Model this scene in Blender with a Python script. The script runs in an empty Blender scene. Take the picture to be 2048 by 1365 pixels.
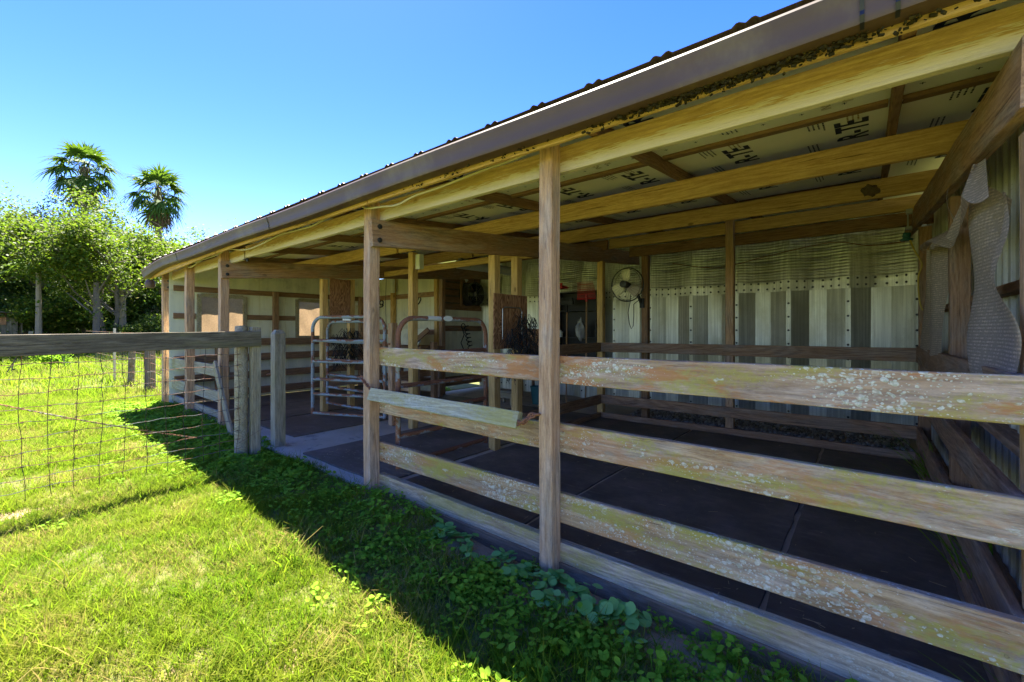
import bpy, bmesh, math, random
import numpy as np
from mathutils import Vector, Matrix

random.seed(7)
rng = np.random.default_rng(7)
sc = bpy.context.scene
COL = sc.collection

# ------------------------------------------------------------------ camera, sky, sun, exposure
cam_d = bpy.data.cameras.new("camera")
cam_d.sensor_width = 36.0
cam_d.lens = 36.0 * 872 / 2048
cam_d.shift_y = -21.5 / 2048
cam_d.clip_start = 0.05
cam_d.clip_end = 600
cam = bpy.data.objects.new("camera", cam_d)
cam.location = (0, 0, 1.4)
cam.rotation_euler = (math.pi / 2, 0, math.atan(711 / 872))
COL.objects.link(cam)
sc.camera = cam

SUN_DIR = Vector((-0.48, 0.22, 1.0)).normalized()
SUN_EL = math.asin(SUN_DIR.z)
SUN_AZ = math.atan2(SUN_DIR.x, SUN_DIR.y)
w = bpy.data.worlds.new("World")
sc.world = w
w.use_nodes = True
wn = w.node_tree
bg = wn.nodes["Background"]
sky = wn.nodes.new("ShaderNodeTexSky")
sky.sky_type = 'NISHITA'
sky.sun_disc = False
sky.sun_elevation = SUN_EL
sky.sun_rotation = SUN_AZ % (2 * math.pi)
sky.air_density = 1.0
sky.dust_density = 0.1
sky.ozone_density = 3.0
hs = wn.nodes.new("ShaderNodeHueSaturation")
hs.inputs["Saturation"].default_value = 1.36
hs.inputs["Hue"].default_value = 0.527
wn.links.new(sky.outputs[0], hs.inputs["Color"])
wn.links.new(hs.outputs[0], bg.inputs[0])
bg.inputs[1].default_value = 0.05

sun_d = bpy.data.lights.new("sun", 'SUN')
sun_d.energy = 4.2
sun_d.angle = math.radians(0.5)
sun_d.color = (1.0, 0.94, 0.80)
sun = bpy.data.objects.new("sun", sun_d)
sun.rotation_euler = SUN_DIR.to_track_quat('Z', 'Y').to_euler()
sun.location = (-20, 10, 40)
COL.objects.link(sun)

sc.view_settings.view_transform = 'Standard'
sc.view_settings.look = 'None'
sc.view_settings.exposure = 3.12
sc.view_settings.gamma = 1.0
sc.view_settings.use_curve_mapping = False
sc.cycles.max_bounces = 10
sc.cycles.diffuse_bounces = 7
sc.cycles.glossy_bounces = 3
sc.cycles.transmission_bounces = 6
sc.cycles.transparent_max_bounces = 8
sc.cycles.caustics_reflective = False
sc.cycles.caustics_refractive = False
sc.cycles.use_denoising = True

# ------------------------------------------------------------------ node helpers
class G:
    """small material builder"""
    def __init__(s, name, rough=0.8, spec=0.3):
        s.m = bpy.data.materials.new(name)
        s.m.use_nodes = True
        s.t = s.m.node_tree
        s.b = s.t.nodes["Principled BSDF"]
        s.b.inputs["Roughness"].default_value = rough
        s.b.inputs["Specular IOR Level"].default_value = spec

    def n(s, typ, ins=None, **attr):
        nd = s.t.nodes.new(typ)
        for k, v in attr.items():
            setattr(nd, k, v)
        for k, v in (ins or {}).items():
            s.put(nd.inputs[k], v)
        return nd

    def put(s, sock, v):
        if isinstance(v, bpy.types.NodeSocket):
            s.t.links.new(v, sock)
        elif v is not None:
            if isinstance(v, (tuple, list)) and len(v) == 3 and sock.type == 'RGBA':
                v = (*v, 1)
            sock.default_value = v

    def math(s, op, a, b=None, clamp=False):
        nd = s.n("ShaderNodeMath", operation=op, use_clamp=clamp)
        s.put(nd.inputs[0], a)
        if b is not None:
            s.put(nd.inputs[1], b)
        return nd.outputs[0]

    def mix(s, f, a, b, blend='MIX'):
        nd = s.n("ShaderNodeMix", data_type='RGBA', blend_type=blend)
        s.put(nd.inputs[0], f)
        s.put(nd.inputs[6], a)
        s.put(nd.inputs[7], b)
        return nd.outputs[2]

    def noise(s, vec, scale, detail=4, rough=0.55, dist=0.0):
        nd = s.n("ShaderNodeTexNoise", {"Vector": vec, "Scale": scale, "Detail": detail, "Roughness": rough, "Distortion": dist})
        return nd.outputs["Fac"]

    def step(s, v, a, b, lo=0.0, hi=1.0):
        nd = s.n("ShaderNodeMapRange", {0: v, 1: a, 2: b, 3: lo, 4: hi}, interpolation_type='SMOOTHSTEP')
        return nd.outputs[0]

    def coords(s, world=False, rand=True):
        if world:
            return s.n("ShaderNodeNewGeometry").outputs["Position"]
        p = s.n("ShaderNodeTexCoord").outputs["Object"]
        if rand:
            r = s.n("ShaderNodeObjectInfo").outputs["Random"]
            c = s.n("ShaderNodeCombineXYZ", {0: s.math('MULTIPLY', r, 61.0), 1: s.math('MULTIPLY', r, 23.0), 2: s.math('MULTIPLY', r, 41.0)})
            p = s.n("ShaderNodeVectorMath", {0: p, 1: c.outputs[0]}, operation='ADD').outputs[0]
        return p

    def scale(s, vec, sx, sy, sz):
        return s.n("ShaderNodeMapping", {"Vector": vec, "Scale": (sx, sy, sz)}).outputs[0]

    def bump(s, h, strength=0.3, dist=0.01, base=None):
        nd = s.n("ShaderNodeBump", {"Strength": strength, "Distance": dist, "Height": h})
        if base is not None:
            s.put(nd.inputs["Normal"], base)
        return nd.outputs[0]

    def done(s, color=None, normal=None, rough=None, metal=None):
        s.put(s.b.inputs["Base Color"], color)
        if normal is not None:
            s.put(s.b.inputs["Normal"], normal)
        if rough is not None:
            s.put(s.b.inputs["Roughness"], rough)
        if metal is not None:
            s.put(s.b.inputs["Metallic"], metal)
        return s.m


def wood(name, dark, light, grey=None, grey_amt=0.0, lichen=0.0, orange=0.0, moss=0.0, white_low=0.0, stain=0.35, green=0.0):
    g = G(name, 0.85, 0.25)
    p = g.coords()
    fine = g.math('ADD', g.math('MULTIPLY', g.noise(g.scale(p, 3.2, 32, 32), 3.0, 7, 0.68, 0.5), 0.8), g.math('MULTIPLY', g.noise(g.scale(p, 0.5, 1, 1), 150.0, 3, 0.7), 0.2))
    field = g.noise(g.scale(p, 0.32, 4.2, 4.2), 1.6, 2, 0.45, 0.35)
    rings = g.math('ADD', g.math('MULTIPLY', g.math('SINE', g.math('MULTIPLY', field, 75.0)), 0.5), 0.5)
    t = g.math('ADD', g.math('MULTIPLY', g.step(fine, 0.36, 0.64), 0.6), g.math('MULTIPLY', rings, 0.4))
    col = g.mix(t, dark, light)
    # broad tone change along the board, and from board to board
    broad = g.noise(g.scale(p, 0.8, 3, 3), 1.4, 3)
    col = g.mix(g.math('MULTIPLY', g.step(broad, 0.45, 0.75), stain), col, tuple(c * 0.45 for c in dark))
    r = g.n("ShaderNodeObjectInfo").outputs["Random"]
    col = g.mix(g.math('MULTIPLY', r, 0.35), col, tuple(c * 0.62 for c in light))
    # cracks
    crack = g.step(g.noise(g.scale(p, 1.1, 30, 30), 2.0, 4, 0.6), 0.64, 0.69)
    col = g.mix(g.math('MULTIPLY', crack, 0.75), col, tuple(c * 0.3 for c in dark))
    # knots
    vor = g.n("ShaderNodeTexVoronoi", {"Vector": g.scale(p, 1.0, 2.2, 2.2), "Scale": 1.7})
    kn = g.step(vor.outputs["Distance"], 0.035, 0.075, 1.0, 0.0)
    col = g.mix(g.math('MULTIPLY', kn, 0.8), col, tuple(c * 0.35 for c in dark))
    h = g.math('ADD', g.math('MULTIPLY', t, 0.6), g.math('MULTIPLY', crack, -0.9))
    if grey is not None:
        gm = g.step(g.noise(g.scale(p, 1.2, 5, 5), 1.7, 5, 0.65), 0.62 - 0.35 * grey_amt, 0.72 - 0.2 * grey_amt)
        col = g.mix(g.math('MULTIPLY', gm, 0.85), col, g.mix(t, tuple(c * 0.42 for c in grey), grey))
    if white_low:
        z = g.n("ShaderNodeSeparateXYZ", {0: g.n("ShaderNodeTexCoord").outputs["Object"]}).outputs[2]
        wv = g.math('ADD', g.math('MULTIPLY', z, -6.0), g.noise(g.scale(p, 4.0, 60, 60), 2.2, 4, 0.6))
        band = g.noise(g.scale(p, 0.6, 2, 2), 1.5, 2)
        wm = g.step(g.math('ADD', wv, g.math('MULTIPLY', band, 0.6)), 0.80, 0.90)
        col = g.mix(g.math('MULTIPLY', wm, 0.9 * white_low), col, (0.88, 0.84, 0.74))
        col = g.mix(g.math('MULTIPLY', g.step(g.math('ADD', wv, g.math('MULTIPLY', band, 0.5)), 0.45, 0.8), 0.5 * white_low), col, (0.34, 0.21, 0.12))
    if green:
        gm = g.step(g.noise(g.scale(p, 0.9, 4, 4), 2.1, 5, 0.6), 0.5, 0.72)
        col = g.mix(g.math('MULTIPLY', gm, green), col, (0.20, 0.20, 0.07))
    if moss:
        pm = g.n("ShaderNodeVectorMath", {0: p, 1: (7.3, 1.7, 4.1)}, operation='ADD').outputs[0]
        a = g.noise(g.scale(pm, 0.8, 3.2, 3.2), 2.0, 5, 0.65)
        b = g.noise(pm, 55.0, 3, 0.6)
        mm = g.step(g.math('ADD', a, g.math('MULTIPLY', b, 0.22)), 0.585, 0.73)
        col = g.mix(g.math('MULTIPLY', mm, 0.8 * moss), col, g.mix(b, (0.30, 0.23, 0.035), (0.46, 0.40, 0.075)))
    if orange:
        po = g.n("ShaderNodeVectorMath", {0: p, 1: (-3.3, 9.7, 2.2)}, operation='ADD').outputs[0]
        a = g.noise(g.scale(po, 1.1, 3, 3), 2.3, 5, 0.65)
        b = g.noise(g.scale(po, 6, 30, 30), 4.0, 3, 0.6)
        om = g.step(g.math('ADD', a, g.math('MULTIPLY', b, 0.25)), 0.625, 0.74)
        col = g.mix(g.math('MULTIPLY', om, 0.75 * orange), col, (0.46, 0.185, 0.06))
    if lichen:
        pl = g.scale(p, 0.75, 1, 1)
        dist = g.noise(pl, 30, 2, 0.5)
        wc = g.n("ShaderNodeTexNoise", {"Vector": pl, "Scale": 45.0, "Detail": 2.0}).outputs["Color"]
        wob = g.n("ShaderNodeVectorMath", {0: wc, 1: (0.016, 0.016, 0.016), 2: pl}, operation='MULTIPLY_ADD')
        v1 = g.n("ShaderNodeTexVoronoi", {"Vector": wob.outputs[0], "Scale": 34.0, "Randomness": 1.0}).outputs["Distance"]
        v2 = g.n("ShaderNodeTexVoronoi", {"Vector": wob.outputs[0], "Scale": 95.0, "Randomness": 1.0}).outputs["Distance"]
        mask = g.step(g.noise(g.scale(p, 0.9, 3.0, 3.0), 2.0, 4, 0.6), 0.40, 0.66)
        sp = g.math('MAXIMUM', g.step(g.math('SUBTRACT', g.math('MULTIPLY', mask, 0.42), v1), 0.0, 0.09),
                    g.step(g.math('SUBTRACT', g.math('MULTIPLY', mask, 0.40), v2), 0.0, 0.06))
        patch = g.step(g.math('ADD', g.noise(g.scale(p, 1.6, 4, 4), 2.6, 5, 0.7), g.math('MULTIPLY', dist, 0.2)), 0.74, 0.79)
        sp = g.math('MAXIMUM', g.math('MULTIPLY', sp, g.step(dist, 0.28, 0.5)), g.math('MULTIPLY', patch, 0.75))
        col = g.mix(g.math('MULTIPLY', sp, 0.85 * lichen), col, g.mix(g.step(g.noise(pl, 70, 4, 0.7), 0.35, 0.65), (0.42, 0.40, 0.27), (0.80, 0.76, 0.64)))
        h = g.math('ADD', h, g.math('MULTIPLY', sp, 0.5))
    return g.done(col, g.bump(h, 0.55, 0.006))


def plain(name, col, rough=0.6, metal=0.0, var=0.25, scale=8.0, bump=0.1, spec=0.4, dirt=None, dirt_amt=0.4):
    g = G(name, rough, spec)
    p = g.coords()
    a = g.noise(p, scale, 5, 0.6)
    c = g.mix(g.math('MULTIPLY', g.step(a, 0.35, 0.75), var), col, tuple(x * 0.55 for x in col))
    if dirt:
        d = g.step(g.noise(g.scale(p, 1, 1, 0.6), scale * 0.45, 6, 0.7), 0.5, 0.68)
        c = g.mix(g.math('MULTIPLY', d, dirt_amt), c, dirt)
    return g.done(c, g.bump(a, bump, 0.004), None, metal)


M = {}
M['post'] = wood("weathered_post_wood", (0.31, 0.165, 0.09), (0.70, 0.44, 0.255), grey=(0.60, 0.43, 0.31), grey_amt=0.45, green=0.12)
M['rail'] = wood("lichen_rail_wood", (0.25, 0.14, 0.08), (0.60, 0.40, 0.25), grey=(0.66, 0.48, 0.36), grey_amt=0.7, lichen=1.0, orange=1.0, moss=0.9)
M['rail2'] = wood("mossy_rail_wood", (0.27, 0.155, 0.075), (0.60, 0.40, 0.22), grey=(0.62, 0.46, 0.33), grey_amt=0.6, lichen=0.75, orange=0.65, moss=1.0)
M['sill'] = wood("grey_sill_wood", (0.25, 0.155, 0.08), (0.62, 0.44, 0.26), grey=(0.64, 0.49, 0.33), grey_amt=0.7, lichen=0.45, moss=0.6)
M['pine'] = wood("yellow_pine_wood", (0.40, 0.225, 0.07), (0.74, 0.49, 0.20), stain=0.2)
M['header'] = wood("worn_header_wood", (0.40, 0.245, 0.08), (0.70, 0.48, 0.20), white_low=1.0, moss=0.3, stain=0.2)
M['dark'] = wood("brown_stained_wood", (0.16, 0.085, 0.045), (0.36, 0.21, 0.115), grey=(0.30, 0.22, 0.15), grey_amt=0.2)
M['stall'] = wood("grey_brown_stall_wood", (0.23, 0.125, 0.07), (0.52, 0.31, 0.185), grey=(0.46, 0.33, 0.245), grey_amt=0.5)
M['fence'] = wood("old_fence_wood", (0.075, 0.060, 0.040), (0.21, 0.175, 0.12), grey=(0.26, 0.23, 0.17), grey_amt=0.3, green=0.35)
M['fpost'] = wood("old_fence_post_wood", (0.20, 0.155, 0.09), (0.48, 0.40, 0.26), grey=(0.46, 0.41, 0.31), grey_amt=0.6, green=0.4)
M['slip'] = wood("pale_green_slip_board", (0.30, 0.25, 0.14), (0.58, 0.52, 0.33), grey=(0.60, 0.57, 0.44), grey_amt=0.6, lichen=0.3, moss=0.7)


def ply_mat():
    g = G("plywood", 0.8, 0.25)
    p = g.coords()
    f = g.noise(g.scale(p, 2.2, 4, 0.9), 1.8, 3, 0.5, 1.2)
    r = g.math('ADD', g.math('MULTIPLY', g.math('SINE', g.math('MULTIPLY', f, 95.0)), 0.5), 0.5)
    c = g.mix(r, (0.15, 0.062, 0.028), (0.42, 0.22, 0.11))
    return g.done(c, g.bump(r, 0.3, 0.004))
M['ply'] = ply_mat()


def rust_mat(name, base, amt):
    g = G(name, 0.6, 0.4)
    p = g.coords()
    wz = g.n("ShaderNodeNewGeometry").outputs["Normal"]
    nz = g.n("ShaderNodeSeparateXYZ", {0: wz}).outputs[2]
    a = g.noise(g.scale(p, 1, 1, 1), 5.0, 6, 0.7)
    f = g.noise(p, 60, 3, 0.6)
    m = g.step(g.math('ADD', g.math('ADD', a, g.math('MULTIPLY', f, 0.2)), g.math('MULTIPLY', nz, 0.12)), 0.72 - 0.3 * amt, 0.80 - 0.3 * amt)
    rust = g.mix(f, (0.12, 0.045, 0.022), (0.33, 0.145, 0.075))
    c = g.mix(m, base, rust)
    return g.done(c, g.bump(g.math('ADD', f, m), 0.3, 0.003), g.math('ADD', 0.45, g.math('MULTIPLY', m, 0.4)))
M['gate'] = rust_mat("galvanised_tube", (0.24, 0.28, 0.30), 0.42)
M['gate_rust'] = rust_mat("rusty_tube", (0.27, 0.29, 0.31), 0.85)
M['rust'] = rust_mat("rusty_chain_iron", (0.30, 0.12, 0.05), 1.0)
M['darkwire'] = rust_mat("dark_fence_wire", (0.035, 0.033, 0.03), 0.3)
M['wire'] = rust_mat("fence_wire", (0.17, 0.17, 0.16), 0.4)

M['gutter'] = plain("brown_gutter_paint", (0.10, 0.058, 0.038), 0.55, 0, 0.3, 3.0, 0.05, 0.45, (0.22, 0.17, 0.08), 0.4)
M['roof'] = plain("weathered_roof_metal", (0.13, 0.10, 0.085), 0.55, 0.1, 0.4, 5.0, 0.05, 0.4, (0.07, 0.06, 0.05), 0.5)
M['black'] = plain("black_plastic", (0.012, 0.012, 0.013), 0.5)
M['darkmetal'] = plain("dark_steel", (0.05, 0.05, 0.052), 0.45, 0.6)
M['steel'] = plain("dull_steel", (0.35, 0.35, 0.34), 0.4, 0.8)
M['white'] = plain("white_plastic", (0.70, 0.70, 0.64), 0.4, 0, 0.15)
M['cream'] = plain("cream_fan_blade", (0.85, 0.80, 0.58), 0.5, 0, 0.25, 14, 0.1, 0.3, (0.35, 0.3, 0.2), 0.3)
M['bladegrey'] = plain("dusty_fan_blade", (0.42, 0.36, 0.30), 0.6)  # darker grey-brown tone, used on one blade only
M['red'] = plain("red_plastic", (0.45, 0.015, 0.02), 0.4, 0, 0.2)
M['teal'] = plain("teal_plastic", (0.03, 0.13, 0.13), 0.5)
M['navy'] = plain("navy_ink", (0.012, 0.016, 0.05), 0.7, 0, 0.2)
M['tanink'] = plain("tan_ink", (0.33, 0.235, 0.09), 0.7, 0, 0.2)
M['ink'] = plain("black_marker_ink", (0.006, 0.006, 0.007), 0.5)
M['rubber_cord'] = plain("black_rubber_cord", (0.015, 0.015, 0.017), 0.5)
M['cable'] = plain("cream_cable", (0.50, 0.44, 0.27), 0.55)
M['yellow_cable'] = plain("yellow_cable", (0.50, 0.37, 0.08), 0.5)
M['mud'] = plain("dry_mud", (0.15, 0.105, 0.06), 0.95, 0, 0.5, 40, 0.8)
M['debris'] = plain("rotten_leaf_litter", (0.035, 0.028, 0.012), 0.95, 0, 0.6, 60, 0.8, 0.1, (0.14, 0.10, 0.02), 0.5)
M['bag'] = plain("grey_plastic_bag", (0.38, 0.38, 0.38), 0.35)


def insul_mat():
    g = G("foil_insulation_face", 0.38, 0.5)
    p = g.coords()
    a = g.noise(g.scale(p, 3, 3, 3), 2.0, 4)
    c = g.mix(a, (0.84, 0.80, 0.68), (0.90, 0.87, 0.77))
    return g.done(c, g.bump(g.noise(p, 14, 3), 0.15, 0.004), 0.5, 0.0)
M['insul'] = insul_mat()


def quonset_mat(name, base, metal=0.0):
    g = G(name, 0.5, 0.45)
    p = g.coords(world=True)
    st = g.noise(g.scale(p, 34, 34, 0.7), 1.0, 5, 0.6)
    blot = g.noise(g.scale(p, 1.4, 1.4, 0.8), 1.5, 5, 0.65)
    c = g.mix(g.step(st, 0.3, 0.72), tuple(x * 0.62 for x in base), base)
    c = g.mix(g.math('MULTIPLY', g.step(blot, 0.42, 0.70), 0.6), c, (base[0] * .5, base[1] * .47, base[2] * .36))
    run = g.step(g.noise(g.scale(p, 16, 16, 0.9), 1.3, 5, 0.7), 0.58, 0.72)
    c = g.mix(g.math('MULTIPLY', run, 0.45), c, (0.20, 0.15, 0.09))
    f = g.noise(p, 120, 2)
    c = g.mix(g.math('MULTIPLY', g.step(f, 0.62, 0.7), 0.35), c, (0.06, 0.06, 0.05))
    return g.done(c, g.bump(st, 0.12, 0.003), 0.42, metal)
M['quonset'] = quonset_mat("oxidised_galvanised_sheet", (0.74, 0.74, 0.66), 0.6)
M['siding'] = quonset_mat("dusty_white_siding", (0.72, 0.72, 0.68), 0.0)


def wallpanel_mat():
    g = G("stained_white_wall_panel", 0.6, 0.4)
    p = g.coords(world=True)
    a = g.noise(g.scale(p, 5, 5, 0.5), 1.2, 5, 0.6)
    c = g.mix(g.step(a, 0.35, 0.7), (0.76, 0.74, 0.58), (0.64, 0.63, 0.50))
    b = g.noise(g.scale(p, 7, 7, 0.35), 1.5, 5, 0.7)
    c = g.mix(g.math('MULTIPLY', g.step(b, 0.55, 0.7), 0.5), c, (0.45, 0.36, 0.12))
    d = g.noise(p, 3.5, 6, 0.7)
    c = g.mix(g.math('MULTIPLY', g.step(d, 0.5, 0.75), 0.4), c, (0.24, 0.22, 0.17))
    return g.done(c)
M['wallpanel'] = wallpanel_mat()


def concrete_mat():
    g = G("worn_concrete", 0.85, 0.3)
    p = g.coords(world=True)
    a = g.noise(p, 2.2, 6, 0.65)
    b = g.noise(p, 60, 4, 0.6)
    c = g.mix(g.step(a, 0.3, 0.7), (0.66, 0.54, 0.39), (0.50, 0.41, 0.30))
    c = g.mix(g.math('MULTIPLY', b, 0.4), c, (0.18, 0.17, 0.15))
    e = g.step(g.noise(p, 5.0, 5, 0.7), 0.58, 0.68)
    c = g.mix(g.math('MULTIPLY', e, 0.5), c, (0.12, 0.11, 0.095))
    return g.done(c, g.bump(b, 0.3, 0.004))
M['concrete'] = concrete_mat()


def mat_mat():
    g = G("dusty_black_rubber", 0.62, 0.4)
    p = g.coords(world=True)
    a = g.noise(p, 1.8, 6, 0.7)
    b = g.noise(p, 90, 3, 0.6)
    e = g.noise(g.scale(p, 3, 9, 1), 2.0, 5, 0.7)
    c = g.mix(g.step(a, 0.35, 0.75), (0.105, 0.078, 0.056), (0.22, 0.172, 0.13))
    c = g.mix(g.math('MULTIPLY', g.step(e, 0.52, 0.78), 0.55), c, (0.30, 0.25, 0.205))
    spk = g.step(g.n("ShaderNodeTexVoronoi", {"Vector": p, "Scale": 24.0}).outputs["Distance"], 0.03, 0.06, 1.0, 0.0)
    c = g.mix(g.math('MULTIPLY', spk, 0.35), c, (0.30, 0.27, 0.22))
    dots = g.n("ShaderNodeTexVoronoi", {"Vector": p, "Scale": 55.0, "Randomness": 0.2}).outputs["Distance"]
    n1 = g.bump(dots, 0.25, 0.004)
    return g.done(c, g.bump(b, 0.25, 0.003, n1), g.math('ADD', 0.5, g.math('MULTIPLY', a, 0.25)))
M['rubber'] = mat_mat()


def ground_mat():
    g = G("sandy_soil", 0.95, 0.15)
    p = g.coords(world=True)
    a = g.noise(p, 1.3, 6, 0.65)
    b = g.noise(p, 45, 5, 0.7)
    far = g.n("ShaderNodeVectorMath", {0: p}, operation='LENGTH').outputs["Value"]
    soil = g.mix(b, (0.20, 0.125, 0.06), (0.42, 0.29, 0.17))
    grn = g.mix(b, (0.048, 0.072, 0.011), (0.10, 0.125, 0.02))
    near = g.step(a, 0.30, 0.46)
    def spot(cx_, cy_, sx, sy):
        q = g.n("ShaderNodeVectorMath", {0: p, 1: (cx_, cy_, 0.0)}, operation='SUBTRACT').outputs[0]
        q = g.n("ShaderNodeVectorMath", {0: q, 1: (1 / sx, 1 / sy, 0.0)}, operation='MULTIPLY').outputs[0]
        return g.step(g.math('ADD', g.n("ShaderNodeVectorMath", {0: q}, operation='LENGTH').outputs["Value"], g.math('MULTIPLY', b, 0.5)), 1.0, 1.5, 1.0, 0.0)
    bare = g.math('MAXIMUM', spot(-4.86, 0.1, 0.12, 0.28), spot(-1.3, 2.06, 2.6, 0.28))
    near = g.math('MULTIPLY', near, g.math('SUBTRACT', 1.0, bare))
    c = g.mix(near, soil, g.mix(g.step(b, 0.3, 0.7), grn, (0.15, 0.13, 0.05)))
    c = g.mix(g.step(far, 9.0, 18.0), c, g.mix(g.step(a, 0.3, 0.7), (0.07, 0.10, 0.014), (0.105, 0.12, 0.026)))
    return g.done(c, g.bump(b, 0.6, 0.015))
M['ground'] = ground_mat()


def leaf_mat(name, cols, trans=0.35, gloss=0.35, dry=None, world_scale=0.0, tint=None):
    """leafy material: colour differs from leaf to leaf"""
    g = G(name, gloss, 0.18)
    isl = g.n("ShaderNodeNewGeometry").outputs["Random Per Island"]
    orn = g.n("ShaderNodeObjectInfo").outputs["Random"]
    p = g.n("ShaderNodeNewGeometry").outputs["Position"]
    r = g.math('FRACT', g.math('ADD', isl, g.math('MULTIPLY', orn, 7.31)))
    c = g.mix(r, cols[0], cols[1])
    if len(cols) > 2:
        c = g.mix(g.step(g.math('FRACT', g.math('MULTIPLY', r, 5.7)), 0.72, 0.95), c, cols[2])
    if world_scale:
        a = g.noise(p, world_scale, 4, 0.6)
        c = g.mix(g.math('MULTIPLY', g.step(a, 0.42, 0.68), 0.75), c, tint)
    if dry:
        b = g.noise(p, 1.1, 5, 0.7)
        k = g.math('MULTIPLY', g.step(b, 0.45, 0.6), g.step(g.math('FRACT', g.math('MULTIPLY', r, 3.3)), 0.35, 0.6))
        c = g.mix(g.math('MULTIPLY', k, 0.9), c, dry)
    tr = g.n("ShaderNodeBsdfTranslucent")
    g.put(tr.inputs[0], g.mix(0.5, c, (0.25, 0.42, 0.02), 'MIX'))
    mx = g.n("ShaderNodeMixShader", {0: trans})
    g.t.links.new(g.b.outputs[0], mx.inputs[1])
    g.t.links.new(tr.outputs[0], mx.inputs[2])
    g.t.links.new(mx.outputs[0], g.t.nodes["Material Output"].inputs[0])
    return g.done(c)


M['grass'] = leaf_mat("lawn_blades", [(0.07, 0.155, 0.004), (0.155, 0.225, 0.006), (0.235, 0.235, 0.016)], 0.45, 0.95, (0.36, 0.25, 0.09), 0.9, (0.20, 0.225, 0.014))
M['weed'] = leaf_mat("weed_leaves", [(0.16, 0.33, 0.016), (0.29, 0.47, 0.035)], 0.45, 0.85)
M['dollar'] = leaf_mat("round_weed_leaves", [(0.15, 0.34, 0.06), (0.26, 0.46, 0.12)], 0.3, 0.65)
M['leaf_a'] = leaf_mat("oak_leaves", [(0.04, 0.066, 0.014), (0.10, 0.128, 0.028), (0.16, 0.165, 0.04)], 0.34, 0.62)
M['leaf_b'] = leaf_mat("bright_tree_leaves", [(0.03, 0.062, 0.008), (0.095, 0.128, 0.016), (0.19, 0.17, 0.022)], 0.36, 0.62)
M['leaf_c'] = leaf_mat("dark_tree_leaves", [(0.022, 0.045, 0.012), (0.05, 0.08, 0.018)], 0.25, 0.45)
M['leaf_d'] = leaf_mat("pale_tree_leaves", [(0.07, 0.14, 0.02), (0.15, 0.22, 0.04)], 0.4, 0.62)
M['palm'] = leaf_mat("fan_palm_leaf", [(0.035, 0.085, 0.015), (0.075, 0.135, 0.022)], 0.22, 0.75)
M['palm_dry'] = plain("dead_palm_leaf", (0.15, 0.095, 0.045), 0.85, 0, 0.5, 9)
M['bark'] = plain("grey_bark", (0.12, 0.098, 0.075), 0.95, 0, 0.6, 12, 0.8)
M['bark_pale'] = plain("pale_palm_bark", (0.26, 0.21, 0.15), 0.95, 0, 0.5, 10, 0.8)


def cloth_mat(name, col, trans, weave=130.0, hole=0.0):
    g = G(name, 0.9, 0.15)
    p = g.coords(rand=False)
    s = g.n("ShaderNodeSeparateXYZ", {0: p})
    a = g.math('SINE', g.math('MULTIPLY', s.outputs[1], weave * 3.0))
    b = g.math('SINE', g.math('MULTIPLY', s.outputs[2], weave * 4.2))
    wv = g.math('ADD', g.math('ADD', g.math('MULTIPLY', b, 0.55), g.math('MULTIPLY', a, 0.2)), g.math('MULTIPLY', g.math('SUBTRACT', g.noise(g.scale(p, 30, 30, 160), 1.0, 3, 0.7), 0.5), 2.0))
    st = g.noise(g.scale(p, 1, 1, 0.7), 4.0, 5, 0.7)
    c = g.mix(g.step(wv, -0.6, 0.7), tuple(x * 0.5 for x in col), col)
    sk = g.noise(p, 38, 4, 0.75)
    c = g.mix(g.step(sk, 0.42, 0.6), tuple(x * 0.6 for x in col), c)
    c = g.mix(g.math('MULTIPLY', g.step(st, 0.5, 0.7), 0.35), c, tuple(x * 0.45 for x in col))
    tr = g.n("ShaderNodeBsdfTranslucent")
    g.put(tr.inputs[0], c)
    mx = g.n("ShaderNodeMixShader", {0: trans})
    g.t.links.new(g.b.outputs[0], mx.inputs[1])
    g.t.links.new(tr.outputs[0], mx.inputs[2])
    g.t.links.new(mx.outputs[0], g.t.nodes["Material Output"].inputs[0])
    return g.done(c, g.bump(wv, 0.3, 0.003))
M['cloth'] = cloth_mat("tan_shade_cloth", (0.82, 0.66, 0.52), 0.4, 100.0)
M['screen'] = cloth_mat("window_shade_mesh", (0.30, 0.205, 0.12), 0.7, 150.0)


def gravel_mat():
    g = G("gravel_stone", 0.85, 0.3)
    r = g.n("ShaderNodeObjectInfo").outputs["Random"]
    c = g.mix(r, (0.16, 0.13, 0.10), (0.50, 0.45, 0.38))
    return g.done(c)
M['gravel'] = gravel_mat()

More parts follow.
